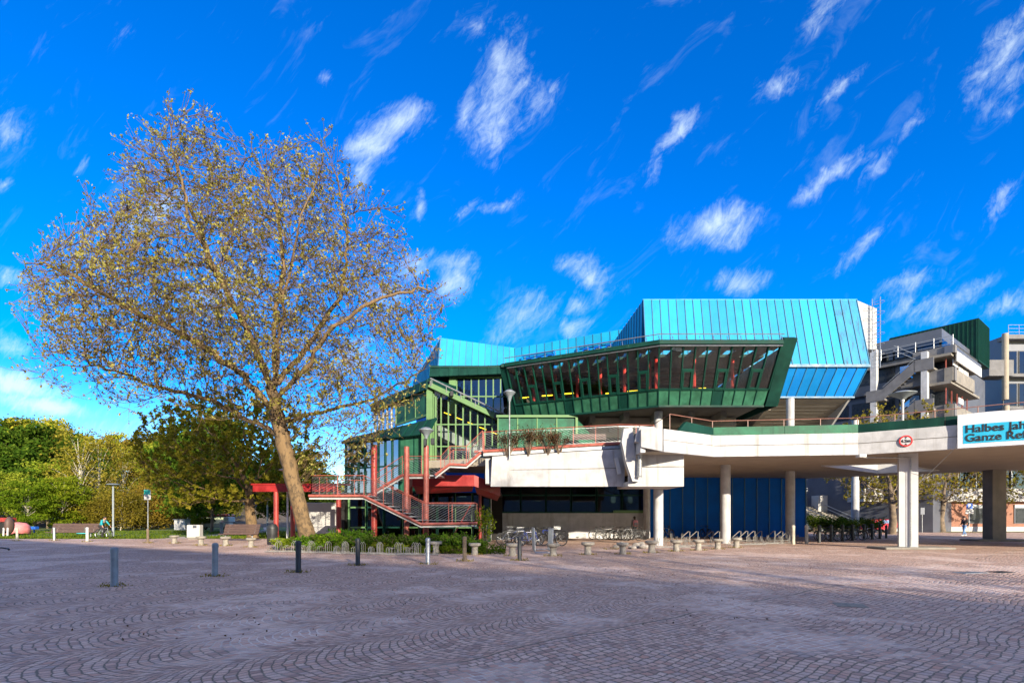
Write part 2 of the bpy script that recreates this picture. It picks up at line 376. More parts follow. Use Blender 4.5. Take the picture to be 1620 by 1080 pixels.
mat('blue_metal_stained', (.014, .23, .43), .5, .0, .10, .8, stain=(.03, .055, .08), stain_amt=.85, stain_scale=2.6, lo=.46, hi=.74, spec=.3, fine=.25)
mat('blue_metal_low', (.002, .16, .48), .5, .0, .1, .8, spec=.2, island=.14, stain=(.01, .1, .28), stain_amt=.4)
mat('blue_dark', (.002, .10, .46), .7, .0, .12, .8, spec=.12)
mat('seam_dark', (.02, .12, .22), .5)
mat('green_dark', (.0015, .032, .023), .6, .0, .25, 1.2, stain=(.01, .08, .05), stain_amt=.4, spec=.2)
mat('green_panel', (.026, .115, .066), .6, .0, .35, 1.3, stain=(.008, .05, .03), stain_amt=.8, stain_scale=2.0, fine=.2, spec=.2)
mat('green_light', (.09, .195, .065), .55, .0, .12, 2)
mat('green_frame', (.003, .042, .028), .55, .0, .15, 2, spec=.2)
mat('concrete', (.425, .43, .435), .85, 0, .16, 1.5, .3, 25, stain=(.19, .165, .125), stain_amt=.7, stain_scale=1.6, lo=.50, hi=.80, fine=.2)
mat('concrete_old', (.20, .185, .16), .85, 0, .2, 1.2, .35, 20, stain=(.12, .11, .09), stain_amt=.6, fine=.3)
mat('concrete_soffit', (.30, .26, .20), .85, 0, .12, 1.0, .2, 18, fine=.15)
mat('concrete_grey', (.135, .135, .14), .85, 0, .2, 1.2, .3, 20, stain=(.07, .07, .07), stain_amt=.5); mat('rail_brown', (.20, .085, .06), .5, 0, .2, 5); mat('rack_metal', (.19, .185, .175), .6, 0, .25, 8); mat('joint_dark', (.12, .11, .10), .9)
mat('red_paint', (.26, .03, .022), .45, 0, .22, 3, stain=(.2, .03, .03), stain_amt=.4)
mat('red_rail', (.32, .085, .06), .45, 0, .25, 5)
mat('red_canopy', (.25, .012, .011), .4, 0, .22, 2, stain=(.12, .01, .01), stain_amt=.5)
mat('steel', (.34, .355, .37), .38, .85, .15, 8)
mat('galvanised', (.33, .345, .355), .45, .6, .2, 12)
mat('grey_paint', (.2, .235, .25), .5, .1, .15, 6)
mat('white_paint', (.5, .5, .49), .55, 0, .05, 2, stain=(.5, .48, .44), stain_amt=.25)
mat('dark_metal', (.03, .033, .036), .5, .3, .2, 6)
mat('black_rubber', (.016, .016, .017), .8)
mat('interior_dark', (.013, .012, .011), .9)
mat('interior_grey', (.13, .12, .105), .9)
mat('bark', (.115, .075, .036), .9, 0, .5, 4.5, .8, 14, stain=(.20, .128, .058), stain_amt=.75, stain_scale=2.8, lo=.47, hi=.54, stain_z=.7, fine=.55)
mat('bark_dark', (.14, .105, .07), .9, 0, .4, 3, .6, 12)
mat('bark_pale', (.46, .42, .33), .85, 0, .3, 3, .4, 12, stain=(.1, .09, .07), stain_amt=.5)
mat('wood_dark', (.085, .05, .04), .6, 0, .3, 4, .2, 20, stretch=(1, 8, 8))
mat('grass', (.105, .145, .022), .9, 0, .45, .7, .5, 30, fine=.5)
mat('soil', (.10, .075, .05), .95, 0, .4, 1.2, .6, 12)
mat('path', (.42, .35, .29), .9, 0, .15, 1.5, .3, 30)
mat('far_ground', (.07, .09, .03), .95, 0, .4, .1)
mat('brick', (.38, .145, .085), .85, 0, .22, 6, .3, 30)
mat('render_white', (.38, .38, .37), .8, 0, .08, 1, stain=(.4, .4, .38), stain_amt=.4)
mat('metal_grey', (.10, .11, .135), .5, .3, .1, 1)
mat('stone', (.25, .23, .195), .9, 0, .25, 6, .4, 25, stain=(.13, .12, .10), stain_amt=.5, fine=.3)
mat('rock', (.22, .20, .18), .9, 0, .4, 5, .5, 12)
GLASS = glass_mat('glass_clear', (.86, .9, .88), (.9, .95, 1), .045); GLASSB = glass_mat('glass_sky', (.18, .24, .3), (.9, .95, 1), .42); GLASSD = glass_mat('glass_dim', (.25, .28, .28), (.8, .9, 1), .07)
YEL = emit_mat('yellow_lamp', (1, .62, .03), 1.8); mat('window_dark', (.02, .025, .03), .3, spec=.3); mat('interior_red', (.55, .03, .02), .5)
M_ = MATS
LEAF_PLANE = leaf_mat('leaf_plane', [(.085, .072, .016), (.20, .165, .038), (.31, .262, .06), (.43, .375, .14)], .3)
LEAF_OLIVE = leaf_mat('leaf_olive', [(.12, .16, .012), (.28, .31, .025), (.42, .40, .05)], .35)
LEAF_YG = leaf_mat('leaf_yellow_green', [(.13, .17, .014), (.30, .34, .028), (.48, .47, .06)], .6)
LEAF_LIME = leaf_mat('leaf_lime', [(.05, .11, .008), (.125, .205, .012), (.22, .29, .022)], .42)
LEAF_GREEN = leaf_mat('leaf_green', [(.022, .058, .007), (.058, .112, .011), (.115, .165, .018)], .35)
LEAF_GOLD = leaf_mat('leaf_gold', [(.10, .10, .012), (.21, .185, .022), (.32, .26, .035)], .4)
LEAF_DARK = leaf_mat('leaf_dark', [(.012, .03, .008), (.025, .05, .012), (.045, .07, .015)], .2)
LEAF_BROWN = leaf_mat('leaf_brown', [(.03, .02, .012), (.07, .042, .02), (.10, .07, .02)], .2)
# ------------------------------------------------------------------ ground
def sheet(name, pts, z, m, th=.0):
    b = MB(); b.add([(p[0], p[1], z) for p in pts], [tuple(range(len(pts)))])
    o = b.build(name, m); o['kind'] = 'structure'; return o
sheet('ground', [(-2500, -300), (2500, -300), (2500, 3500), (-2500, 3500)], -.02, M_['far_ground'])
sheet('plaza', [(-70, -30), (120, -30), (120, 62), (30, 62), (30, 56), (-12, 56), (-14, 41), (-70, 41)], 0, COBBLE)
sheet('lawn', [(-160, 40.4), (-27.5, 40.4), (-28.5, 52), (-33, 70), (-45, 95), (-70, 130), (-260, 130)], .004, M_['grass'])
sheet('lawn', [(-24.6, 41.5), (-15, 41.2), (-12, 60), (-4, 100), (-30, 125), (-60, 125), (-38, 85), (-28, 60)], .004, M_['grass'])
sheet('path', [(-27.5, 40.4), (-24.6, 41.5), (-28, 60), (-38, 85), (-60, 125), (-70, 130), (-45, 95), (-33, 70), (-28.5, 52)], .002, M_['path'])
sheet('lawn', [(34, 58.5), (120, 58.5), (120, 61), (34, 61)], .008, M_['grass'])
# wooded slope behind the lawn
def hill():
    b = MB(); nx, ny = 40, 24; X = np.linspace(-230, 10, nx); Y = np.linspace(86, 260, ny)
    for y in Y:
        for x in X:
            k = max(0, min(1, (y-86)/110)); e = max(0, min(1, (-x-18)/50))
            b.v.append((x, y, -.1+13*k**.8*e+.5*math.sin(x*.13)*math.cos(y*.11)*k))
    for j in range(ny-1):
        for i in range(nx-1):
            b.f.append((j*nx+i, j*nx+i+1, (j+1)*nx+i+1, (j+1)*nx+i)); b.mi.append(0)
    o = b.build('hill', M_['soil'], smooth=True); o['kind'] = 'structure'
def hill_z(x, y):
    k = max(0, min(1, (y-86)/110)); e = max(0, min(1, (-x-18)/50)); return -.1+13*k**.8*e if y > 86 else 0
hill()

# ------------------------------------------------------------------ trees
def quads_mesh(name, P, A, B, mats, smooth=False):
    # leaf faces: centres P, half axes A and B (numpy n x 3) -> one mesh of rhombic leaves folded on the midrib
    n = len(P)
    v = np.empty((n, 4, 3)); v[:, 0] = P-A; v[:, 1] = P+B*.9-A*.1; v[:, 2] = P+A; v[:, 3] = P-B*.9-A*.1
    me = bpy.data.meshes.new(name)
    me.vertices.add(n*4); me.vertices.foreach_set('co', v.reshape(-1))
    me.loops.add(n*4); me.loops.foreach_set('vertex_index', np.arange(n*4, dtype=np.int32))
    me.polygons.add(n); me.polygons.foreach_set('loop_start', np.arange(0, n*4, 4, dtype=np.int32))
    me.update(calc_edges=True); me.materials.append(mats); return me
def rnd_dirs(n):
    d = np.random.normal(size=(n, 3)); return d/np.linalg.norm(d, axis=1, keepdims=True)
def leaves(P, size, up=.2):
    n = len(P); A = rnd_dirs(n); A[:, 2] += up; A /= np.linalg.norm(A, axis=1, keepdims=True)
    B = np.cross(A, rnd_dirs(n)); B /= np.linalg.norm(B, axis=1, keepdims=True)+1e-9
    s = size*np.random.uniform(.6, 1.25, (n, 1)); return A*s, B*s*.55

def colonise(seed_pts, limbs, attract, step=.42, infl=5.0, kill=.75, iters=110, trop=.04):
    nodes = [Vector(seed_pts[0])]; par = [-1]
    for p in seed_pts[1:]:
        a = nodes[-1]; q = Vector(p); k = max(1, int((q-a).length/step))
        for i in range(1, k+1): nodes.append(a.lerp(q, i/k)); par.append(len(nodes)-2)
    for lm in limbs:
        i = min(range(len(nodes)), key=lambda j: (nodes[j]-Vector(lm[0])).length)
        for p in lm[1:]:
            a = nodes[i]; q = Vector(p); k = max(1, int((q-a).length/step))
            for u in range(1, k+1): nodes.append(a.lerp(q, u/k)+Vector((random.gauss(0, .05), random.gauss(0, .05), random.gauss(0, .05)))); par.append(i if u == 1 else len(nodes)-2)
            i = len(nodes)-1
    alive = [Vector(p) for p in attract]
    for it in range(iters):
        kd = kdtree.KDTree(len(nodes))
        for i, p in enumerate(nodes): kd.insert(p, i)
        kd.balance(); acc = {}; nxt = []
        for a in alive:
            co, i, d = kd.find(a)
            if d < kill: continue
            nxt.append(a)
            if d < infl or it < 8: acc.setdefault(i, Vector((0, 0, 0))); acc[i] += (a-co).normalized()
        alive = nxt
        if not acc: break
        for i, d in acc.items():
            if d.length < .25: d += Vector((random.uniform(-.5, .5), random.uniform(-.5, .5), .3))
            if par[i] >= 0: d = d.normalized()+(nodes[i]-nodes[par[i]]).normalized()*.35
            d = d.normalized()+Vector((random.gauss(0, .12), random.gauss(0, .12), trop+random.gauss(0, .1)))
            nodes.append(nodes[i]+d.normalized()*step); par.append(i)
    return nodes, par
def skeleton_tree(seed_pts, attract, name, bark, leafm, rtip=.011, expo=2.35, trunk_r=None, twigs=2, leaf_n=3, leaf_size=.085, twig_len=(.35, .9), step=.42, kill=.75, infl=5.0, sides=5, limbs=(), thick=0.0):
    nodes, par = colonise(seed_pts, limbs, attract, step, infl, kill)
    n = len(nodes); ch = [[] for _ in range(n)]
    for i, p in enumerate(par):
        if p >= 0: ch[p].append(i)
    w = [0.0]*n
    for i in range(n-1, -1, -1):
        if not ch[i]: w[i] = rtip**expo
        if par[i] >= 0: w[par[i]] += w[i]
    r = [x**(1/expo) for x in w]
    if trunk_r:
        pw = math.log(trunk_r/rtip)/math.log(r[0]/rtip)
        k = (trunk_r-rtip)/(r[0]-rtip)
        r = [rtip*(q/rtip)**pw*(1-thick)+(rtip+(q-rtip)*k)*thick for q in r]
    seedn = sum(1 for _ in seed_pts)
    b = MB()
    # chains: follow the thickest child
    done = set()
    starts = [(0, None)]
    while starts:
        i, p = starts.pop(); pts = []; rs = []
        if p is not None: pts.append(nodes[p]); rs.append(min(r[p], r[i]*1.25))
        while True:
            pts.append(nodes[i]); q = r[i]
            if p is None and len(pts) < 5: q *= 1+.35*(1-len(pts)/5)
            rs.append(q)
            if not ch[i]: break
            c = sorted(ch[i], key=lambda j: -r[j])
            for j in c[1:]: starts.append((j, i))
            i = c[0]
        sd_ = 9 if rs[0] > .25 else (6 if rs[0] > .06 else (4 if rs[0] > .025 else 3))
        if rs[0] > .12: pts = [q+Vector((random.gauss(0, .02), random.gauss(0, .02), 0)) for q in pts]
        b.tube(pts, rs, sd_, caps=False)
    # twigs with leaf clusters
    LP = []
    for i in range(n):
        if r[i] > .034 or i < 6: continue
        base = nodes[i]; d0 = (nodes[i]-nodes[par[i]]).normalized()
        for k in range(twigs if ch[i] else twigs+1):
            d = (d0*1.1+Vector((random.gauss(0, .5), random.gauss(0, .5), random.gauss(.4, .4)))).normalized()
            L = random.uniform(*twig_len); m1 = base+d*L*.5; e = m1+(d+Vector((random.gauss(0, .15), random.gauss(0, .15), .3))).normalized()*L*.5
            b.tube([base, m1, e], [.0125, .010, .006], 3, caps=False)
            for q in range(leaf_n):
                t = random.uniform(.72, 1.05); pp = base.lerp(m1, t*2) if t < .5 else m1.lerp(e, (t-.5)*2)
                LP.append((pp.x+random.gauss(0, .035), pp.y+random.gauss(0, .035), pp.z+random.gauss(.01, .035)))
    o0 = Vector(seed_pts[0])
    me = bpy.data.meshes.new('trunk'); me.from_pydata([tuple(Vector(v)-o0) for v in b.v], [], b.f); me.materials.append(bark)
    me.polygons.foreach_set('use_smooth', [True]*len(me.polygons)); me.update()
    P = np.array(LP)-np.array(o0); rp_ = 4 if leaf_n == 1 else 2; P = np.repeat(P, rp_, axis=0)+np.random.normal(0, .05, (len(P)*rp_, 3))
    A, B = leaves(P, leaf_size, .3)
    cm = quads_mesh('crown', P, A, B, leafm)
    return me, cm
def place_tree(name, label, loc, tm, cm, rz=0, sc=1, group=None):
    t = thing(name, label, 'tree', loc, rz, group); t.scale = (sc,)*3 if not hasattr(sc, '__len__') else sc
    o = bpy.data.objects.new('trunk', tm); COL.objects.link(o); o.parent = t
    if cm: c = bpy.data.objects.new('crown', cm); COL.objects.link(c); c.parent = t
    return t
def in_poly(x, y, P):
    c = False; j = len(P)-1
    for i in range(len(P)):
        if (P[i][1] > y) != (P[j][1] > y) and x < (P[j][0]-P[i][0])*(y-P[i][1])/(P[j][1]-P[i][1])+P[i][0]: c = not c
        j = i
    return c
def poly_dist(x, y, P):
    d = 1e9
    for i in range(len(P)):
        ax, ay = P[i-1]; bx, by = P[i]; L = (bx-ax)**2+(by-ay)**2
        t = max(0, min(1, ((x-ax)*(bx-ax)+(y-ay)*(by-ay))/L)); d = min(d, math.hypot(x-ax-t*(bx-ax), y-ay-t*(by-ay)))
    return d
# the big plane tree: crown profile in metres (x, z) read off its real size at 27 m
TY = 27.0; TB = Vector((at(490, 850, TY).x, TY, 0))
prof = [(30, 440), (62, 385), (140, 345), (198, 300), (205, 255), (268, 178), (335, 190), (400, 235), (520, 235), (560, 290), (605, 345), (640, 390), (655, 430), (712, 478), (695, 520), (668, 570), (650, 630), (612, 690), (572, 722), (500, 700), (440, 690), (360, 650), (270, 640), (180, 640), (95, 605), (40, 580), (75, 540), (45, 470)]
PR = [((x-CX)/F*TY, CAMH+(HZ-y)/F*TY) for x, y in prof]
def big_attract(n, D=8.0):
    pts = []; xs = [p[0] for p in PR]; zs = [p[1] for p in PR]
    while len(pts) < n:
        x = random.uniform(min(xs)-.8, max(xs)+.8); z = random.uniform(min(zs)-.5, max(zs)+.9)
        if mnoise.noise(Vector((x*.42, z*.42, 3.1))) < random.uniform(-.55, .1): continue
        e = poly_dist(x, z, PR)
        if not in_poly(x, z, PR):
            if e > .9*max(0, mnoise.noise(Vector((x*.9, z*.9, 7)))*2.2): continue
            e = .05
        elif e < 1.3*max(0, -mnoise.noise(Vector((x*.8, z*.8, 7)))*2): continue
        dep = D*min(1, e/8.0)**.75
        y = random.uniform(-1, 1)
        if random.random() < .45: y = math.copysign(abs(y)**.5, y)
        yy = y*dep; k = 1+min(0, yy)/TY*.9; pts.append((TB.x-2.5+(x-TB.x+2.5)*k, TY+yy, 1.65+(z-1.65)*k))
    return pts
seed = [TB, at(474, 800, TY), at(452, 715, TY), at(436, 645, TY), at(432, 610, TY)]
random.seed(11)
def L3(*ps): return [at(px, py, TY)+Vector((0, d, 0)) for px, py, d in ps]
LIMBS = [L3((440, 660, 0), (395, 600, -.6), (320, 545, -1.5), (230, 500, -2.0), (150, 455, -1.6), (90, 430, -1), (55, 425, -.5)), L3((436, 640, 0), (400, 560, .8), (350, 470, 1.4), (300, 380, 1.6), (275, 290, 1.0), (262, 225, .4), (272, 190, 0)), L3((433, 615, 0), (440, 530, -.3), (455, 440, -.6), (450, 350, -.5), (420, 280, 0), (400, 240, 0)),
         L3((433, 612, 0), (475, 540, 1.0), (520, 450, 1.6), (540, 360, 1.2), (530, 290, .8), (522, 245, .3)), L3((436, 635, 0), (490, 600, -1.2), (550, 540, -2.2), (620, 500, -2.2), (670, 475, -1.5), (700, 480, -1)), L3((445, 690, 0), (375, 655, 1.2), (290, 615, 2.4), (190, 590, 2.8), (110, 560, 2), (60, 570, 1)),
         L3((440, 665, 0), (500, 640, 1.6), (570, 610, 3.0), (630, 570, 3.2), (675, 545, 2.5)), L3((434, 620, 0), (410, 520, -2.0), (370, 420, -3.6), (350, 330, -3.6)), L3((434, 620, 0), (480, 510, -2.4), (520, 410, -3.6), (540, 330, -3))]
BT_TRUNK, BT_CROWN = skeleton_tree(seed, big_attract(8800), 'plane', M_['bark'], LEAF_PLANE, rtip=.0085, trunk_r=.38, twigs=4, leaf_n=1, leaf_size=.075, step=.38, kill=.66, infl=4.0, twig_len=(.4, 1.25), limbs=LIMBS, thick=.65)
place_tree('plane_tree', 'huge leaning plane tree with flaky trunk and sparse tan leaves in the planting bed', TB, BT_TRUNK, BT_CROWN)
# second tree: ivy-clad upright trunk behind the bench, dense olive young leaves
T2 = Vector((at(400, 850, 41).x, 41, 0))
def ell_attract(c, rad, n, low=-.8):
    pts = []
    while len(pts) < n:
        d = Vector((random.uniform(-1, 1), random.uniform(-1, 1), random.uniform(low, 1)))
        if d.length > 1 or (d.length < .45 and random.random() < .6): continue
        pts.append((c[0]+d.x*rad[0], c[1]+d.y*rad[1], c[2]+d.z*rad[2]))
    return pts
random.seed(5)
t2m, t2c = skeleton_tree([T2, T2+Vector((-.2, 0, 2.2)), T2+Vector((-.4, 0, 4.2))], ell_attract(T2+Vector((-1.2, -1, 6.3)), (7.0, 5, 4.9), 1600), 'olive', M_['bark'], LEAF_YG, rtip=.010, trunk_r=.36, twigs=3, leaf_n=5, leaf_size=.14, step=.5, kill=.85)
place_tree('plane_tree', 'smaller upright plane tree with olive leaves behind the right bench', T2, t2m, t2c)
# small courtyard trees: knotty short trunk, spreading twiggy crown
random.seed(9)
t3m, t3c = skeleton_tree([Vector((0, 0, 0)), Vector((.1, 0, 1.5)), Vector((-.1, .1, 3.0))], ell_attract((0, 0, 6.3), (5.6, 4.5, 4.6), 900, -.75), 'court', M_['bark_dark'], LEAF_GOLD, rtip=.013, trunk_r=.26, twigs=3, leaf_n=1, leaf_size=.14, step=.5, kill=.9)
# bare trees that stand behind the photographer and throw the streaks of shade
for k, (x, y, s, rz) in enumerate([(23, -20, .98, 0.4), (38, -27, .62, 1.9)]):
    place_tree('bare_tree', ['tall bare tree behind the camera', 'small bare tree far behind the camera to the right'][k], (x, y, 0), BT_TRUNK, None, rz, s, 'bare trees behind the photographer')
b = MB(); dx, dy = .851, -.525
th_ = thing('long_building', 'long plain tall building standing behind the camera', 'building', (10.3, -41.6, 0))
H_ = 78.0*math.tan(R(SUN_EL)); nrm = Vector((dy, -dx, 0)); nrm = Vector((-.525, -.851, 0))
p0 = Vector((10.3, -41.6, 0))-Vector((dx, dy, 0))*75; p1 = Vector((10.3, -41.6, 0))+Vector((dx, dy, 0))*60
b.prism([(p0.x, p0.y), ((p0+nrm*10).x, (p0+nrm*10).y), ((p1+nrm*10).x, (p1+nrm*10).y), (p1.x, p1.y)], 0, H_)
b.build('wall', M_['render_white'], th_)
for fl in range(4):
    for k in range(22):
        q = p0+Vector((dx, dy, 0))*(4+k*5.9)-nrm*.03; z = 1.2+fl*4.2
        b = MB(); e = Vector((dx, dy, 0))*1.6; b.quad(q+Vector((0, 0, z)), q+e+Vector((0, 0, z)), q+e+Vector((0, 0, z+1.6)), q+Vector((0, 0, z+1.6)), .05); b.build('window', GLASSB, th_)

# background trees: clumped crowns
def clump_tree(h, rad, trunk_h, leafm, barkm, n_clump, per, size, shape='round', tr=.2, flat=.75):
    b = MB(); b.tube([(0, 0, 0), (random.uniform(-.2, .2), 0, trunk_h), (random.uniform(-.4, .4), random.uniform(-.3, .3), h*.85)], [tr*.8, tr*.55, tr*.1], 6, caps=False)
    P = []; S = []
    for k in range(n_clump):
        if shape == 'cone':
            t = random.random()**.7; z = trunk_h+(h-trunk_h)*(1-t); a = random.uniform(0, 6.28); rr = rad*t*random.uniform(.45, 1)
            c = np.array([rr*math.cos(a), rr*math.sin(a), z-.15*rr]); cs = np.array([.7, .7, .22])*(rad*.26)*(.35+t)
        else:
            d = rnd_dirs(1)[0]; q = random.uniform(.35, 1)**.6
            zc = (trunk_h*.75+h)/2; c = np.array([d[0]*rad*q, d[1]*rad*q, zc+d[2]*(h-trunk_h*.75)/2*q])
            if shape == 'tall' and c[2] > zc: c[:2] *= .75
            cs = np.array([1, 1, flat])*rad*random.uniform(.17, .3)
        P.append(c+np.random.normal(size=(per, 3))*cs*.62)
        if k % 2 == 0: b.tube([(0, 0, min(h*.8, max(trunk_h*.8, c[2]*.62))), tuple(c*.5+np.array([0, 0, c[2]*.38])), tuple(c)], [tr*.17, tr*.09, tr*.03], 4, caps=False)
    P = np.concatenate(P); P = P[P[:, 2] > .1]
    A, B = leaves(P, size, .1)
    tm = bpy.data.meshes.new('trunk'); tm.from_pydata([tuple(v) for v in b.v], [], b.f); tm.materials.append(barkm); tm.polygons.foreach_set('use_smooth', [True]*len(tm.polygons)); tm.update()
    return tm, quads_mesh('crown', P, A, B, leafm)
random.seed(21)
K_ROUND = [clump_tree(14, 4.6, 3.5, LEAF_GREEN, M_['bark_dark'], 52, 170, .25, flat=.5), clump_tree(14, 4.2, 3, LEAF_GOLD, M_['bark_dark'], 44, 150, .22, 'tall', flat=.6), clump_tree(14, 5, 3, LEAF_OLIVE, M_['bark_dark'], 50, 160, .24, flat=.5)]
K_LIME = clump_tree(7, 3.1, .9, LEAF_LIME, M_['bark_pale'], 62, 150, .15, 'tall', flat=.35, tr=.13)
K_BIRCH = clump_tree(15, 3.8, 4.5, LEAF_GOLD, M_['bark_pale'], 60, 50, .17, 'tall', tr=.24)
K_CON = clump_tree(20, 3.6, 1.5, LEAF_DARK, M_['bark_dark'], 110, 90, .26, 'cone', tr=.28)
K_WILLOW = clump_tree(6.5, 3.6, .5, LEAF_GOLD, M_['bark_pale'], 80, 80, .17, flat=1.1, tr=.12)
K_DARK = clump_tree(11, 4.2, 2.2, LEAF_GREEN, M_['bark_dark'], 80, 150, .22)
def bg(kind, px, Y, top_px, label, name='broadleaf_tree', H0=14, wide=1.0, group='trees along the wooded slope', base=None):
    x = (px-CX)/F*Y; z0 = hill_z(x, Y) if base is None else base
    h = CAMH+(HZ-top_px)/F*Y-z0; s = h/H0
    tm, cm = kind
    place_tree(name, label, (x, Y, z0-.05), tm, cm, random.uniform(0, 6.28), (s*wide, s*wide, s), group)
random.seed(3)
bg(K_LIME, 42, 60, 757, 'low bright lime hazel tree, the left one of the pair behind the left bench', 'hazel_tree', 7)
bg(K_LIME, 100, 64, 748, 'bright lime hazel tree behind the cyclist, taller of the pair', 'hazel_tree', 7, .95)
bg(K_BIRCH, 128, 74, 668, 'sparse golden birch with pale trunk rising over the lime trees', 'birch_tree', 15, 1.15)
bg(K_BIRCH, 158, 80, 676, 'sparse golden birch with forked pale trunk right of the tallest birch', 'birch_tree', 15, 1.0)
bg(K_BIRCH, 196, 86, 694, 'thin golden birch above the small white lamp', 'birch_tree', 15, .95)
for k, (px, Y, tp) in enumerate([(160, 68, 772), (190, 66, 778), (222, 70, 770), (250, 74, 765), (283, 84, 778), (320, 88, 782), (352, 95, 780)]):
    bg(K_WILLOW, px, Y, tp, 'low golden willow bush ' + ['right behind the cyclist', 'behind the tall grey lamp', 'behind the short white lamp', 'behind the pole with the green sign', 'at the far end of the path', 'behind the white shed', 'behind the red minibus'][k], 'willow_bush', 6.5, 1.15, 'golden willow bushes')
bg(K_CON, 26, 130, 652, 'dark spruce poking above the wood at the far left', 'spruce_tree', 20, 1.1)
bg(K_CON, 4, 126, 660, 'dark spruce cut by the left edge of the view', 'spruce_tree', 20, 1.0)
bg(K_CON, 46, 138, 668, 'dark spruce right of the taller spruce on the slope', 'spruce_tree', 20, .9)
pos_words = 'wood on the slope at the left'
for k, (px, Y, tp, kd) in enumerate([(8, 84, 676, 0), (30, 92, 684, 0), (55, 88, 668, 0), (80, 96, 684, 1), (100, 104, 676, 0), (20, 108, 656, 0), (62, 112, 658, 2), (88, 118, 668, 0), (118, 100, 686, 2), (140, 94, 704, 0), (165, 98, 694, 1), (190, 104, 684, 2), (215, 98, 690, 1), (240, 108, 684, 1), (262, 100, 694, 2), (290, 112, 690, 0), (312, 104, 700, 1), (338, 114, 700, 2), (362, 108, 712, 0), (390, 120, 726, 1), (420, 112, 732, 0), (450, 124, 730, 2), (480, 118, 738, 0), (508, 130, 744, 1), (-12, 90, 690, 2), (-30, 84, 684, 0), (45, 76, 735, 0), (12, 72, 745, 2), (130, 84, 738, 0), (75, 78, 728, 2)]):
    bg(K_ROUND[kd], px, Y, tp, ['dense mid green tree in the ', 'golden green tree in the ', 'olive tree in the '][kd]+pos_words, 'broadleaf_tree', 14, random.uniform(1.0, 1.3))
for k, (px, Y, tp, kd) in enumerate([(-70, 90, 690, 0), (-120, 84, 700, 2), (-180, 92, 680, 1), (-240, 86, 695, 0), (-310, 94, 685, 2), (-380, 88, 690, 0), (-460, 92, 680, 1), (-550, 86, 700, 2), (-640, 90, 690, 0), (-90, 70, 735, 1), (-200, 72, 740, 2), (-330, 70, 738, 0)]):
    bg(K_ROUND[kd], px, Y, tp, ['dense mid green tree of the wood beyond the left edge of the view', 'golden green tree of the wood beyond the left edge of the view', 'olive tree of the wood beyond the left edge of the view'][kd], 'broadleaf_tree', 14, 1.2, 'trees beyond the left edge')
bg(K_DARK, 335, 58, 650, 'dense dark green tree behind the two plane trees, above the second bench', 'broadleaf_tree', 11, 1.0, None)
bg(K_DARK, 455, 66, 705, 'dark green tree behind the leaning trunk of the big plane tree', 'broadleaf_tree', 11, 1.15, None)
bg(K_DARK, 300, 66, 700, 'dark green tree left of the taller dark tree, over the white box', 'broadleaf_tree', 11, .9, None)
bg(K_ROUND[2], 575, 62, 705, 'olive tree peeping out left of the green building corner', 'broadleaf_tree', 14, .7, None)
bg(K_ROUND[0], 520, 72, 745, 'low green tree in the gap between big trunk and stairs', 'broadleaf_tree', 14, 1.1, None)
bg(K_LIME, 312, 70, 788, 'pale bush with white stems behind the white box', 'hazel_tree', 7, .8, None)
# ------------------------------------------------------------------ blue and green library building
Z = Vector((0, 0, 1))
lib = thing('library_building', 'angular university building clad in bright blue and green metal with a leaning glazed front', 'building', (8, 36, 0))
def lerp(a, b, t): return Vector(a)+(Vector(b)-Vector(a))*t
def seamed(name, bl, br, tr, tl, m, n, parent=lib, t=.12, seam=M_['seam_dark'], sw=.05, sd_=.06, edge=True):
    # metal sheet face with standing seams from bottom edge to top edge
    bl, br, tr, tl = map(Vector, (bl, br, tr, tl)); b = MB(); nn = (br-bl).cross(tl-bl).normalized()
    for i in range(n): b.quad(lerp(bl, br, i/n), lerp(bl, br, (i+1)/n), lerp(tl, tr, (i+1)/n), lerp(tl, tr, i/n), t)
    b.cur = 1
    for i in range(0 if edge else 1, n+1 if edge else n):
        k = i/n
        p, q = lerp(bl, br, k)+nn*.02, lerp(tl, tr, k)+nn*.02
        b.bar(p, q, sw, sd_, nn)
    return b.build(name, [m, seam], parent)
# big upper box
TL = at(1018, 478, 38.6); TR = at(1355, 472, 38.6); zt = 17.6; TL.z = TR.z = zt
RL = Vector((9.55, 37.4, 12.5)); RR = Vector((25.45, 37.4, 12.5)); BLo = Vector((9.6, 38.6, 10.45)); BRo = Vector((25.0, 38.6, 10.45))
k_ = 23/26; seamed('upper_cladding', RL, lerp(RL, RR, k_), lerp(TL, TR, k_), TL, M_['blue_metal'], 23)
seamed('stained_cladding', lerp(RL, RR, k_), RR, TR, lerp(TL, TR, k_), M_['blue_metal_stained'], 3)
seamed('lower_cladding', BLo, BRo, RR-Vector((.05, -.12, .12)), RL-Vector((0, -.12, .12)), M_['blue_metal_low'], 22)  # darker blue: the dimmer light on this downward tilt is put into the colour
b = MB(); b.bar(RL+Vector((0, .06, -.06)), RR+Vector((.05, .06, -.06)), .2, .16); b.bar(BLo, BRo+Vector((.1, 0, 0)), .12, .16); b.build('ridge_flashing', M_['seam_dark'], lib)
b = MB(); b.bar(TL+Vector((-.05, .08, .0)), TR+Vector((.05, .08, .0)), .16, .12, Z); b.build('roof_edge', M_['blue_metal'], lib)
# side walls of the box
BKl, BKr = Vector((9.1, 51, zt)), Vector((25.2, 52, zt))
seamed('side_cladding', Vector((9.1, 51, 10.5)), BLo+Vector((-.05, .3, .05)), TL+Vector((-.02, .1, 0)), BKl, M_['blue_metal'], 16)
seamed('side_cladding', BRo+Vector((.02, .5, .05)), Vector((25.0, 52, 10.5)), BKr, TR+Vector((.02, .1, 0)), M_['blue_metal'], 16)
b = MB(); b.prism([(TL.x, TL.y+.1), (TR.x, TR.y+.1), (BKr.x, BKr.y), (BKl.x, BKl.y)], zt-.3, zt-.02); b.build('roof', M_['metal_grey'], lib)
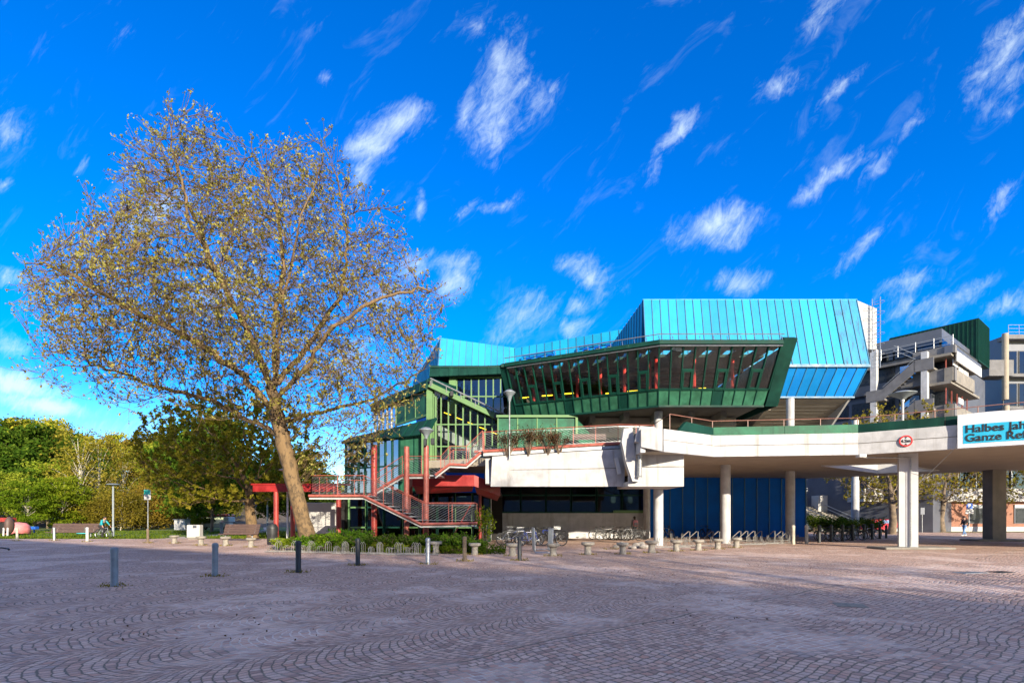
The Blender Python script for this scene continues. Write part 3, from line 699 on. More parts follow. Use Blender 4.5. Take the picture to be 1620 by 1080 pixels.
# raked auditorium underside in board-marked concrete, with ribs
b = MB(); a0, a1, a2, a3 = Vector((8.4, 38.75, 10.35)), Vector((24.9, 38.75, 10.35)), Vector((24.2, 50, 6.3)), Vector((8.4, 50, 6.3))
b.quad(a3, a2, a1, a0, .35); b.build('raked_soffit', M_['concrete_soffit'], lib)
b = MB()
for k in range(1, 24):
    p, q = lerp(a0, a3, k/24), lerp(a1, a2, k/24); b.bar(p-Vector((0, .02, .01)), q-Vector((0, .02, .01)), .03, .02, (0, -.35, -.94))
b.build('board_marks', M_['concrete_old'], lib)
for xx in (12.6, 19.0):
    b = MB(); p, q = lerp(a0, a1, (xx-8.4)/16.5), lerp(a3, a2, (xx-8.4)/16.5); p.x = q.x = xx
    b.slab([p+Vector((-.2, 0, 0)), q+Vector((-.2, 0, 0)), q+Vector((-.2, -1.2, -.4)), p+Vector((-.2, .3, -.75))], (-1, 0, 0), .4); b.build('soffit_rib', M_['concrete_soffit'], lib)
b = MB(); b.slab([a1+Vector((.05, 0, 0)), a2+Vector((.05, 0, 0)), Vector((24.25, 50, 5.4)), Vector((24.95, 45.5, 5.4))], (1, 0, 0), .15); b.quad((23.2, 46, 5.4), (25.2, 46, 5.4), (25.2, 46, 10.2), (23.2, 46, 10.2), .3); b.build('end_wall', M_['render_white'], lib)
# penthouse with ladder
b = MB(); b.slab([(26.5, 46, 16.3), (31.9, 46, 16.3), (31.9, 46, 19.9), (30.2, 46, 20.6), (26.5, 46, 20.6)], (0, -1, 0), 6); b.build('roof_penthouse', M_['render_white'], lib)
b = MB()
for dx_ in (0, .5): b.tube([(31.3+dx_*.7, 45.7-dx_, 14.5), (31.3+dx_*.7, 45.7-dx_, 20.6)], .035, 5)
for k in range(18): b.tube([(31.3, 45.7, 14.6+k*.32), (31.65, 45.2, 14.6+k*.32)], .02, 4)
for k in range(6): b.torus((31.5, 45.1, 15.6+k*.9), .38, .018, 12, 4, 'Z')
b.build('cage_ladder', M_['galvanised'], lib)
# rear blue volumes
a, c_ = Vector((.3, 54.6, 19.2)), Vector((13, 47.6, 19.2))
lo = Vector((0, -.9, -4.2))
seamed('rear_cladding', a+lo, c_+lo, c_, a, M_['blue_metal'], 17)
A_, B_ = Vector((-7, 51.6, 19.25)), Vector((.35, 54.7, 19.25))
seamed('rear_cladding', A_+Vector((-.2, -1.3, -5)), B_+Vector((0, -1.3, -5)), B_, A_, M_['blue_metal'], 12)
seamed('side_cladding', Vector((-12.9, 67, 14.2)), A_+Vector((-.22, -1.25, -5)), A_, Vector((-12.5, 67, 19.25)), M_['blue_metal'], 18)
b = MB(); b.prism([(-7, 51.7), (.35, 54.8), (13, 47.8), (13, 66), (-12.4, 67)], 18.6, 19.0); b.build('roof', M_['metal_grey'], lib)
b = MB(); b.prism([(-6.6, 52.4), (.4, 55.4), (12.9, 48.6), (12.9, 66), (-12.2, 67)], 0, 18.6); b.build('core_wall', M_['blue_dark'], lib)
# row of small windows in the rear band
u = (c_-a).normalized(); nn = u.cross(Z).normalized()
for grp in (0.9, 7.0):
    for k in range(3):
        p = a+u*(grp+.5+k*1.15)+Vector((0, -.55, -2.35))+nn*.06
        b = MB(); w_ = .62
        for s0, s1 in (((0, 0), (w_, 0)), ((w_, 0), (w_, .85)), ((w_, .85), (0, .85)), ((0, .85), (0, 0))): b.bar(p+u*s0[0]+Z*s0[1], p+u*s1[0]+Z*s1[1], .12, .3, nn)
        f = b.build('window', M_['blue_dark'], lib); b = MB(); b.quad(p, p+u*w_, p+u*w_+Z*.85, p+Z*.85, .02); b.build('pane', GLASSB, f)
    b = MB(); p = a+u*grp+Vector((0, -.5, -1.15))+nn*.1; b.bar(p, p+u*3.6, .1, .2, nn); b.bar(p, p+Vector((0, -.3, -1.9)), .1, .2, nn); b.bar(p+u*3.6, p+u*3.6+Vector((0, -.3, -1.9)), .1, .2, nn); b.build('window_hood', M_['blue_metal_low'], lib)

# glazed prow: leans outwards, apron of green panels below
zb, zs, zt2 = 7.9, 8.72, 10.95
Bt = [Vector((.4, 33.5, zb)), Vector((8.2, 29.5, zb)), Vector((14.1, 29.5, zb))]
Tt = [Vector((-.375, 31.99, zt2)), Vector((7.79, 27.8, zt2)), Vector((14.3, 27.8, zt2))]
def prow(i, k, z):   # point on facet i at fraction k and height z
    f = (z-zb)/(zt2-zb); return lerp(lerp(Bt[i], Bt[i+1], k), lerp(Tt[i], Tt[i+1], k), f)
for i, n in ((0, 16), (1, 10)):
    nn = (Bt[i+1]-Bt[i]).cross(Tt[i]-Bt[i]).normalized()
    for k in range(n):
        k0, k1 = k/n, (k+1)/n
        bl, br, tr, tl = prow(i, k0, zs), prow(i, k1, zs), prow(i, k1, zt2-.2), prow(i, k0, zt2-.2)
        b = MB(); b.bar(bl, tl, .05, .13, nn)
        if k == n-1: b.bar(br, tr, .05, .13, nn)
        b.bar(bl, br, .07, .12, nn); b.bar(tl, tr, .06, .1, nn)
        if k % 3 == 2:                       # opening casement
            h = .46; p, q = lerp(bl, tl, h), lerp(br, tr, h); b.bar(p, q, .07, .14, nn)
            i0 = lerp(bl, br, .14)+nn*.02; i1 = lerp(bl, br, .86)+nn*.02; j0 = lerp(p, q, .14)+nn*.02; j1 = lerp(p, q, .86)+nn*.02
            b.bar(i0, j0, .07, .12, nn); b.bar(i1, j1, .07, .12, nn); b.bar(lerp(i0, j0, .06), lerp(i1, j1, .06), .07, .1, nn); b.bar(lerp(i0, j0, .93), lerp(i1, j1, .93), .07, .1, nn)
        f = b.build('window', M_['green_frame'], lib)
        b = MB(); b.quad(bl-nn*.03, br-nn*.03, tr-nn*.03, tl-nn*.03, .012); b.build('pane', GLASS, f)
        # apron panel
        bl, br, tr, tl = prow(i, k0, zb), prow(i, k1, zb), prow(i, k1, zs-.05), prow(i, k0, zs-.05)
        b = MB(); b.quad(bl, br, tr, tl, .1); b.cur = 1; b.bar(bl+nn*.02, tl+nn*.02, .04, .06, nn)
        b.build('apron_panel', [M_['green_panel'] if (k*7+i) % 6 else M_['green_dark'], M_['green_frame']], lib)
b = MB()
for i in (0, 1):
    b.bar(prow(i, -.005, zt2-.06), prow(i, 1.005, zt2-.06), .24, .2, (0, -1, .2)); b.bar(prow(i, 0, zb-.03), prow(i, 1, zb-.03), .1, .2, (0, -1, 0))
b.build('eaves', M_['green_dark'], lib)
b = MB()
for i, n in ((0, 14), (1, 9)):
    b.tube([prow(i, 0, zt2+.32), prow(i, 1, zt2+.32)], .025, 5); b.tube([prow(i, 0, zt2-.25)+Vector((0, -.2, 0)), prow(i, 1, zt2-.25)+Vector((0, -.2, 0))], .03, 5)
    for k in range(n+1): p = prow(i, k/n, zt2+.05); b.tube([p, p+Vector((0, .15, .28))], .02, 4)
b.build('roof_rail', M_['steel'], lib)
# slanting end frames
b = MB(); b.slab([Bt[2]+Vector((.05, -.1, -.05)), Bt[2]+Vector((.75, -.1, -.05)), Tt[2]+Vector((.75, -.1, .12)), Tt[2]+Vector((.05, -.1, .12))], (0, -.87, -.48), .35)
b.slab([Bt[2]+Vector((.72, 0, -.05)), Vector((14.82, 38, zb-.05)), Vector((15.05, 38, zt2+.1)), Tt[2]+Vector((.75, 0, .12))], (1, 0, 0), .12); b.build('end_frame', M_['green_dark'], lib)
nl = (Bt[1]-Bt[0]).cross(Tt[0]-Bt[0]).normalized(); ul = (Bt[1]-Bt[0]).normalized()
b = MB(); b.slab([Bt[0]-ul*.45, Bt[0]-ul*.02, Tt[0]-ul*.02, Tt[0]-ul*.45], nl, .4); b.slab([Bt[0]-ul*.42, Tt[0]-ul*.42, Vector((2.0, 38, zt2)), Vector((2.4, 38, zb))], (-.9, -.4, 0), .1); b.build('end_frame', M_['green_dark'], lib)
# floor, soffit with beams, roof with skylights, interior
outl = [(.45, 33.6), (8.25, 29.6), (14.1, 29.6), (14.3, 39), (2.2, 40)]
b = MB(); b.prism(outl, zb+.05, zb+.35); b.build('prow_floor', M_['interior_grey'], lib)
for k in range(7):
    b = MB(); x0 = 1.2+k*1.9; yf = 33.4-(x0-.4)*.513 if x0 < 8.2 else 29.7; b.box((x0, (yf+1.6+39)/2, zb-.15), (.35, 39-yf-1.6, .4)); b.build('soffit_beam', M_['concrete_old'], lib)
b = MB(); b.box((8, 36.8, zb-.35), (12, .4, .6)); b.box((9.5, 33, zb-.3), (9, .35, .5)); b.build('soffit_beam', M_['concrete_soffit'], lib)
for k in range(13):
    b = MB(); x0 = -.1+k*1.16; yf = 32.2-(x0+.375)*.513 if x0 < 7.79 else 28.0
    b.box((x0, yf+.45, zt2-.06), (1.17, .9, .16)); b.box((x0, yf+1.5, zt2-.06), (.62, 1.2, .16)); b.box((x0, (yf+2.1+39)/2, zt2-.06), (1.17, 39-yf-2.1, .16)); b.build('roof_strip', M_['green_dark'], lib)
for yy in (32.5, 34.5, 36.5, 38.5):
    b = MB(); x0 = max(-.2, (32.2-yy)/.513-.375+.5) if yy < 32.2 else .5; b.box(((x0+14.2)/2, yy, zt2-.28), (14.2-x0, .5 if yy < 38 else 1.2, .25)); b.build('roof_truss', M_['interior_dark'], lib)
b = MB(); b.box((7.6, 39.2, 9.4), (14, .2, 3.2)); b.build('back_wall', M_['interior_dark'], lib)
for k in range(6):
    b = MB(); p = prow(0, .08+k*.17, zb); b.tube([(p.x+.4, p.y+1.0, zb+.3), (p.x+.4, p.y+1.0, zt2-.2)], .1, 8); b.build('interior_column', M_['interior_red'], lib)
for x0 in (8.3, 10.5, 12.7):
    b = MB(); b.tube([(x0, 30.3, zb+.3), (x0, 30.3, zt2-.2)], .1, 8); b.build('interior_column', M_['interior_red'], lib)
for k in range(10):
    b = MB(); x0 = .6+k*1.35; y0 = 34.6-k*.22; b.tube([(x0, y0, 9.5+.08*(k % 3)), (x0+.7, y0, 9.55+.08*(k % 3))], .04, 5); b.build('lamp_strip', YEL, lib)
for k in range(7):
    b = MB(); x0 = 1.6+k*1.8; y0 = 34.5-k*.5 if k < 4 else 32; b.box((x0, y0, zb+.95), (1.3, .5, 1.2)); b.build('bookcase', M_['interior_grey'] if k % 2 else M_['wood_dark'], lib)
# dark recess wall under the prow
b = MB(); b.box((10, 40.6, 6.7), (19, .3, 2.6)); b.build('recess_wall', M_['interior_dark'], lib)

# round concrete columns from the ground to the undersides
cols = [(8.6, 30.9, 7.85, .24), (13.6, 33.5, 7.85, .26), (20.1, 38.0, 10.2, .27), (31.0, 47.5, 10.4, .27)]
for x, y, z, r in cols:
    b = MB(); b.tube([(x, y, 0), (x, y, 4.97)], r*1.16, 20); b.tube([(x, y, 4.9), (x, y, z)], r, 20); b.build('column', M_['concrete'], lib, smooth='auto')
b = MB(); b.tube([at(1023, 851, 41), at(1023, 851, 41)+Z*5.2], .27, 16); b.build('column', M_['concrete'], lib, smooth='auto')
b = MB(); b.tube([(-1.65, 36, 0), (-1.65, 36, 5.2)], .25, 16); b.build('column', M_['concrete'], lib, smooth='auto')

# green hall: sloping glazed front, fascia, side wing
def grid_wall(p0, p1, z0, ztl, ztr, n, rails, fm, gm, w=.09, t=.12, parent=lib, skip=()):
    # glazed wall p0->p1, n bays; each bay a window with its own pane
    p0, p1 = Vector((p0[0], p0[1], 0)), Vector((p1[0], p1[1], 0)); u_ = (p1-p0).normalized(); nn = u_.cross(Z).normalized()
    for k in range(n):
        k0, k1 = k/n, (k+1)/n; za, zc = ztl+(ztr-ztl)*k0, ztl+(ztr-ztl)*k1
        bl, br = lerp(p0, p1, k0)+Z*z0, lerp(p0, p1, k1)+Z*z0; tl, tr = lerp(p0, p1, k0)+Z*za, lerp(p0, p1, k1)+Z*zc
        b = MB(); b.bar(bl, tl, w, t, nn); b.bar(tl, tr, w*1.3, t, nn); b.bar(bl, br, w*1.3, t, nn)
        if k == n-1: b.bar(br, tr, w, t, nn)
        for zr in rails:
            if zr < min(za, zc)-.1: b.bar(lerp(p0, p1, k0)+Z*zr, lerp(p0, p1, k1)+Z*zr, w, t*.8, nn)
        f = b.build('window', fm, parent); b = MB(); b.quad(bl-nn*.02, br-nn*.02, tr-nn*.02, tl-nn*.02, .012); b.build('pane', gm, f)
GLh = M_['green_light']
grid_wall((-5.35, 36), (-.85, 36), 5.3, 10.45, 8.35, 9, (6.5, 8.0), GLh, GLASS, .085)
b = MB(); b.box((-5.62, 35.95, 6.6), (.42, .3, 8.3)); b.box((-5.2, 35.9, 6.2), (.12, .2, 7.4)); b.build('corner_post', GLh, lib)
b = MB(); b.bar((-5.6, 35.7, 10.62), (-.6, 35.7, 8.25), .32, .4, (0, -1, 0)); b.build('sloping_eaves', GLh, lib)
b = MB(); b.tube([(-5.5, 35.4, 11.0), (-.4, 35.4, 8.55)], .05, 6); b.tube([(-5.5, 35.4, 10.85), (-5.5, 35.5, 10.5)], .04, 5)
for k in range(6): x = -5.4+k*.98; z = 10.95-k*.47; b.tube([(x, 35.4, z), (x, 35.5, z-.4)], .03, 4)
b.build('eaves_rail', M_['galvanised'], lib)
b = MB(); b.slab([(-5.7, 35.6, 10.85), (-.5, 35.6, 8.45), (-.5, 39, 8.45), (-5.7, 39, 10.85)], (.42, 0, .9), .1); b.build('sloping_roof', GLASSD, lib)
for (x, z) in ((-4.05, 9.95), (-1.1, 8.4)):
    b = MB(); b.rbox((x, 35.35, z), (.22, .25, .36), .03); b.build('floodlight', M_['dark_metal'], lib)
# inside the hall: stairs and dark back
b = MB(); b.box((-3, 38.9, 7.2), (5, .1, 4.2)); b.build('hall_back', M_['interior_dark'], lib)
b = MB()
b.slab([(-5.2, 37, 8.2), (-1.5, 37, 6.2), (-1.5, 37, 5.5), (-5.2, 37, 7.4)], (0, -1, 0), .25); b.build('hall_stair', M_['concrete'], lib)
for k in range(5):
    b = MB(); x = -4.9+k*.85; b.tube([(x, 37.9, 9.2-k*.35), (x+.5, 37.9, 9.2-k*.35-.18)], .03, 5); b.build('lamp_strip', YEL, lib)
# upper strip with dark roof fascia
grid_wall((-4.1, 39), (-.3, 39), 9.0, 12.0, 12.0, 7, (10.6,), GLh, GLASSD, .09)
b = MB(); b.box((-4.4, 38.95, 10.5), (.5, .2, 3.0)); b.build('corner_post', GLh, lib)
seamed('roof_fascia', (-6.0, 38.3, 11.9), (.4, 38.3, 12.15), (.4, 38.6, 12.85), (-6.0, 38.6, 12.65), M_['green_dark'], 9, seam=M_['green_frame'])
b = MB(); b.prism([(-6, 38.5), (.4, 38.5), (2, 46), (-7, 46)], 12.6, 12.75); b.build('roof', M_['green_dark'], lib)
b = MB(); b.box((-1.5, 45.5, 11), (10, .2, 6)); b.build('core_wall', M_['interior_dark'], lib)
# side wing: solid panels, blue reflecting glass, dark roof edge
wa, wb = Vector((-5.75, 35.85, 0)), Vector((-11.2, 43.0, 0)); um = (wb-wa)
grid = lambda k, z: wa+um*k+Z*z
for k0, k1 in ((0, .2), (.2, .38), (.38, .55)):
    b = MB(); b.quad(grid(k1, 8.7), grid(k0, 8.7), grid(k0, 10.35), grid(k1, 10.35), .12); b.cur = 1; b.bar(grid(k1, 8.7), grid(k1, 10.35), .08, .1, (-.8, -.6, 0)); b.bar(grid(k0, 8.62), grid(k1, 8.62), .14, .16, (-.8, -.6, 0))
    b.build('wall_panel', [M_['green_panel'], GLh], lib)
grid_wall((grid(1, 0).x, grid(1, 0).y), (grid(.56, 0).x, grid(.56, 0).y), 8.4, 10.3, 10.3, 5, (), M_['render_white'], GLASSB, .08)
nw = Vector((-.8, -.6, 0))
seamed('roof_fascia', grid(1.02, 10.3)+nw*.25, grid(-.02, 10.3)+nw*.25, grid(-.02, 11.0)+nw*.1, grid(1.02, 11.0)+nw*.1, M_['green_dark'], 10, seam=M_['green_frame'])
b = MB(); b.prism([(-5.6, 35.8), (-4.0, 38.9), (-4, 46), (-11.2, 46), (-11.4, 43)], 10.9, 11.02); b.build('roof', M_['green_dark'], lib)
seamed('roof_fascia', (-6, 38.3, 10.7), (-5.5, 35.9, 10.5), (-5.5, 35.9, 11.15), (-6, 38.4, 11.3), M_['green_dark'], 3, seam=M_['green_frame'])
seamed('roof_fascia', (-5.6, 35.7, 10.55), (-4.1, 38.2, 10.55), (-4.1, 38.3, 11.2), (-5.6, 35.8, 11.15), M_['green_dark'], 3, seam=M_['green_frame'])
# lower storey
la, lb = Vector((-5.5, 34.7, 0)), Vector((-12.2, 38.6, 0)); lm = lb-la; gl_ = lambda k, z: la+lm*k+Z*z; nl2 = Vector((-.5, -.86, 0))
seamed('roof_fascia', gl_(1.02, 7.1)+nl2*.3, gl_(-.02, 7.1)+nl2*.3, gl_(-.02, 8.3)-nl2*.6, gl_(1.02, 7.6)-nl2*.6, M_['green_dark'], 11, seam=M_['green_frame'])
for k0, k1 in ((0, .16), (.16, .32)):
    b = MB(); b.quad(gl_(k1, 3.3), gl_(k0, 3.3), gl_(k0, 7.1), gl_(k1, 7.1), .12); b.cur = 1; b.bar(gl_(k1, 3.3), gl_(k1, 7.1), .07, .08, nl2)
    b.build('wall_panel', [M_['green_panel'], M_['green_frame']], lib)
grid_wall((gl_(1, 0).x, gl_(1, 0).y), (gl_(.33, 0).x, gl_(.33, 0).y), 3.3, 7.1, 7.1, 8, (5.2,), M_['green_frame'], GLASSB, .1)
b = MB(); b.prism([(-5.6, 35.2), (-5.6, 44), (-12, 44), (-12.1, 38.9)], 3.1, 7.2); b.build('core_wall', M_['interior_dark'], lib)
b = MB(); b.box((-5.7, 34.55, 5.4), (.45, .3, 4.2)); b.build('corner_post', GLh, lib)
# low green parapet block in front of the prow's foot
pa = [(-.85, 32), (-.85+.0, 32)]
for k in range(4):
    x0, x1 = -.85+k*1.19, -.85+(k+1)*1.19
    b = MB(); b.quad((x0, 32, 5.6), (x1, 32, 5.6), (x1, 32, 7.7), (x0, 32, 7.7), .12); b.cur = 1; b.bar((x0, 31.98, 5.6), (x0, 31.98, 7.7), .07, .08); b.build('wall_panel', [M_['green_panel'], GLh], lib)
b = MB(); b.bar((-.95, 31.95, 7.78), (4.0, 31.95, 7.78), .14, .22); b.bar((3.92, 31.96, 5.6), (3.92, 31.96, 7.8), .14, .18); b.build('parapet_frame', GLh, lib)
b = MB(); b.quad((3.95, 32.05, 5.6), (5.4, 33.4, 5.6), (5.2, 33.3, 6.6), (3.95, 32.05, 7.75), .1); b.build('wall_panel', M_['green_panel'], lib)

# ground floor: concrete plinth wall, dark glazing with green frames
b = MB(); b.box((4.6, 41.75, 1.0), (12.0, .3, 2.0)); b.build('plinth_wall', M_['concrete'], lib)
for k in range(6):
    x0 = -1.3+k*2.0; b = MB(); x1 = x0+2.0
    for p, q in (((x0, 2.05), (x1, 2.05)), ((x0, 3.4), (x1, 3.4)), ((x0, 2.05), (x0, 5.3)), ((x1-.03, 2.05), (x1-.03, 5.3))): b.bar((p[0], 41.6, p[1]), (q[0], 41.6, q[1]), .12, .15)
    f = b.build('window', M_['green_frame'], lib); b = MB(); b.quad((x0, 41.7, 2.05), (x1, 41.7, 2.05), (x1, 41.7, 5.3), (x0, 41.7, 5.3), .02); b.build('pane', GLASSD, f)
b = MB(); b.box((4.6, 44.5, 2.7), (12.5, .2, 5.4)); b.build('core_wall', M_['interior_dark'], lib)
b = MB(); b.bar((8.0, 41.5, 2.1), (10.6, 41.5, 2.1), .22, .22); b.build('window_sill', GLh, lib)
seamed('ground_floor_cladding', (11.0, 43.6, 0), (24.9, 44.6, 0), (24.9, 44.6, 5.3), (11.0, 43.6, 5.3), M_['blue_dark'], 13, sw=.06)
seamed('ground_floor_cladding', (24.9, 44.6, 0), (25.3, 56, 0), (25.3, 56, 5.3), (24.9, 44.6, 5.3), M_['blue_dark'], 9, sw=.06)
# entrance recess under the outdoor stairs
for k in range(8):
    x0 = -10.6+k*1.15; b = MB(); x1 = x0+1.15; y0 = 34.2
    for p, q in (((x0, .1), (x1, .1)), ((x0, 2.3), (x1, 2.3)), ((x0, .1), (x0, 3.2)), ((x1-.03, .1), (x1-.03, 3.2)), ((x0, 1.0), (x1, 1.0))): b.bar((p[0], y0, p[1]), (q[0], y0, q[1]), .1, .14)
    f = b.build('window', M_['green_frame'] if k % 3 else GLh, lib); b = MB(); b.quad((x0, y0+.05, .1), (x1, y0+.05, .1), (x1, y0+.05, 3.2), (x0, y0+.05, 3.2), .02); b.build('pane', GLASSD, f)
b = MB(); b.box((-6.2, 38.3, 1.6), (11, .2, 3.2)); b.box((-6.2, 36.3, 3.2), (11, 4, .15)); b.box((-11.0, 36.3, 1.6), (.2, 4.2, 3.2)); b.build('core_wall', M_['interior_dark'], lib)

# ------------------------------------------------------------------ terrace balcony
ter = thing('terrace', 'white concrete terrace balcony with dapples of shade under the green halls', 'terrace', (2, 31, 0))
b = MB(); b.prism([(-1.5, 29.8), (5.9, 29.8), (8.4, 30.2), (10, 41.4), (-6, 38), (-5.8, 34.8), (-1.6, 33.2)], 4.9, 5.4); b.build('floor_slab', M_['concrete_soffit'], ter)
def groove(p, q, n, parent, w=.03): 
    b = MB(); b.bar(Vector(p)+Vector(n)*.003, Vector(q)+Vector(n)*.003, w, .02, n); b.build('joint', M_['joint_dark'], parent)
b = MB(); b.quad((-1.2, 29.5, 3.38), (6.3, 29.5, 3.38), (6.3, 29.2, 5.45), (-1.1, 29.2, 5.02), .3); b.build('balcony_front', M_['concrete'], ter)
groove((-1.15, 29.36, 4.28), (5.9, 29.34, 4.4), (0, -1, -.1), ter)
b = MB(); b.box((-1.35, 31.5, 4.3), (.3, 3.6, 1.5)); b.build('balcony_side', M_['concrete'], ter)
# corner block with its fin and downpipe
b = MB(); b.quad((6.25, 28.1, 3.3), (9.15, 28.0, 3.3), (9.15, 28.0, 5.2), (6.25, 28.1, 5.7), .3); b.quad((9.15, 28.0, 3.3), (9.15, 31.2, 3.3), (9.15, 31.2, 5.2), (9.15, 28.0, 5.2), .3)
b.slab([(6.2, 28.1, 3.32), (9.1, 28.0, 3.32), (9.1, 31, 3.32), (6.2, 31, 3.32)], (0, 0, -1), .25); b.build('corner_block', M_['concrete'], ter)
groove((6.3, 28.06, 4.35), (9.15, 27.98, 4.35), (0, -1, 0), ter)
b = MB(); b.slab([(6.35, 27.7, 3.55), (6.0, 27.7, 4.6), (5.75, 27.55, 5.6), (5.85, 27.5, 6.3), (6.3, 27.5, 6.35), (6.45, 27.6, 5.3), (6.7, 27.8, 3.55)], (-.1, -1, 0), .9); b.build('corner_fin', M_['concrete'], ter)
b = MB(); b.slab([(6.3, 26.9, 5.55), (7.1, 26.7, 5.3), (7.3, 26.6, 6.2), (6.5, 26.7, 6.3)], (-.1, -1, 0), .9); b.build('spout_block', M_['concrete'], ter)
b = MB(); b.tube([(6.68, 27.45, 5.35), (6.68, 27.6, 3.75)], .12, 12); b.torus((6.68, 27.6, 3.8), .13, .03, 14, 5, 'Z'); b.torus((6.68, 27.5, 5.2), .13, .03, 14, 5, 'Z'); b.build('downpipe', M_['galvanised'], ter, smooth='auto')
b = MB(); b.bar((5.75, 29.1, 4.95), (5.95, 29.1, 4.05), .2, .16); b.build('wall_light', M_['white_paint'], ter)
# ledge, red tube and railing
b = MB(); b.bar((-1.6, 29.6, 5.15), (6.2, 29.6, 5.6), .16, .5); b.build('ledge', M_['galvanised'], ter)
b = MB(); b.tube([(-2.1, 29.35, 5.3), (6.0, 29.35, 5.78)], .085, 8); b.build('edge_tube', M_['red_rail'], ter, smooth='auto')
def railing(parent, pts, h=1.05, sp=1.5, wires=8, pm=M_['red_rail'], wm=M_['steel'], r=.028, lean=0):
    pts = [Vector(p) for p in pts]; up = Z*h
    b = MB(); b.tube([p+up for p in pts], r*.7, 6); b.build('handrail', pm, parent, smooth='auto')
    pm_me = None
    for i in range(len(pts)-1):
        L = (pts[i+1]-pts[i]).length; n = max(1, round(L/sp))
        for k in range(n+(1 if i == len(pts)-2 else 0)):
            p = lerp(pts[i], pts[i+1], k/n); b = MB(); b.bar(p-Z*.12, p+up, .036, .025, (0, -1, 0)); b.build('post', pm, parent)
    b = MB()
    for w in range(wires):
        pass
    for p, q in zip(pts, pts[1:]):
        L = (q-p).length; hz0, hz1 = .1, h-.1
        if abs(q.z-p.z) > .12*L:          # along a flight the wires follow the slope
            for w in range(wires): b.tube([p+Z*(hz0+(hz1-hz0)*w/(wires-1)), q+Z*(hz0+(hz1-hz0)*w/(wires-1))], .0065, 4, caps=False)
        else:                             # on a landing they run diagonally
            c = hz0
            while c < hz1+L*.55:
                s_a = max(0, (c-hz1)/.55); s_b = min(L, (c-hz0)/.55)
                if s_b > s_a+.02: b.tube([lerp(p, q, s_a/L)+Z*(c-.55*s_a), lerp(p, q, s_b/L)+Z*(c-.55*s_b)], .0065, 4, caps=False)
                c += .13
            b.tube([p+Z*hz1, q+Z*hz1], .009, 4, caps=False); b.tube([p+Z*hz0, q+Z*hz0], .009, 4, caps=False)
    b.build('wire_infill', wm, parent)
railing(ter, [(-1.6, 29.75, 5.42), (6.0, 29.75, 5.85)], 1.05, 1.25)
railing(ter, [(6.0, 29.75, 5.85), (8.1, 30.0, 5.85)], 1.05, 1.25)

# ------------------------------------------------------------------ elevated walkway
wk = thing('elevated_walkway', 'elevated concrete walkway with a green coping crossing to the right on pillars', 'walkway', (20, 34, 0))
DF = [(7.5, 26.4), (10.9, 28.6), (18.2, 27.7), (36, 14.4)]
deck = DF+[(46, 22), (46, 31), (34.5, 38), (25.2, 45), (10, 45), (6.2, 33), (6.6, 26.9)]
holeP = [(19.7, 33.5), (23.1, 31.9), (30.1, 37), (27, 39)]
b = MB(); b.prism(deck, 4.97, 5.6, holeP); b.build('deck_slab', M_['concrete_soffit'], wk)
b = MB()
for i in range(4):
    p, q = holeP[i], holeP[(i+1) % 4]; b.quad((p[0], p[1], 4.9), (q[0], q[1], 4.9), (q[0], q[1], 6.15), (p[0], p[1], 6.15), .12)
b.build('skylight_kerb', M_['render_white'], wk)
for i in range(3):
    p, q = Vector((*DF[i], 0)), Vector((*DF[i+1], 0)); u_ = (q-p).normalized(); nn = u_.cross(Z).normalized(); o_ = nn*.16
    g0, g1 = p+u_*(.012 if i else -.0), q-u_*.012
    b = MB(); b.slab([g0+o_+Z*4.93, g1+o_+Z*4.93, g1+o_+Z*6.07, g0+o_+Z*6.07], nn, .3); b.build('concrete_fascia', M_['concrete'], wk)
    groove(g0+o_+Z*5.52, g1+o_+Z*5.52, nn, wk)
    if i == 0: 
        b = MB(); b.slab([lerp(g0, g1, .3)+o_*.4+Z*6.07, g1+o_*.6+Z*6.07, g1+o_*.6+Z*6.5, lerp(g0, g1, .45)+o_*.4+Z*6.62], nn, .2); b.build('green_coping', M_['green_dark'], wk)
    else:
        cuts = [0, .5, 1] if i == 1 else [0, .16, .32, .48, .64, .8, 1]
        L = (g1-g0).length
        for a_, c2 in zip(cuts, cuts[1:]):
            s0, s1 = g0+u_*(a_*L+.01), g0+u_*(c2*L-.01)
            b = MB(); b.slab([s0+nn*.12+Z*6.07, s1+nn*.12+Z*6.07, s1+nn*.12+Z*6.52, s0+nn*.12+Z*6.52], nn, .25); b.build('green_coping', M_['green_panel'] if i == 1 else M_['green_dark'], wk)
b = MB(); b.quad((6.45, 33, 4.93), (6.5, 26.6, 4.93), (6.5, 26.6, 6.05), (6.45, 33, 6.05), .25); b.build('concrete_fascia', M_['concrete'], wk)
b = MB(); b.quad((6.5, 26.5, 5.2), (7.5, 26.24, 4.95), (7.5, 26.24, 6.07), (6.5, 26.5, 6.12), .25); b.build('concrete_fascia', M_['concrete'], wk)
b = MB(); pts = [Vector((*p, 6.88)) for p in DF]; pts[0] = Vector((8.1, 27.0, 6.95)); b.tube([Vector((8.0, 29.9, 6.9))]+pts, .022, 6); b.build('handrail', M_['rail_brown'], wk, smooth='auto')
for i in range(3):
    p, q = pts[i], pts[i+1]; n = max(2, int((q-p).length/1.55))
    for k in range(n): s_ = lerp(p, q, k/n); b = MB(); b.bar(s_-Z*.85, s_, .032, .025); b.build('post', M_['rail_brown'], wk)
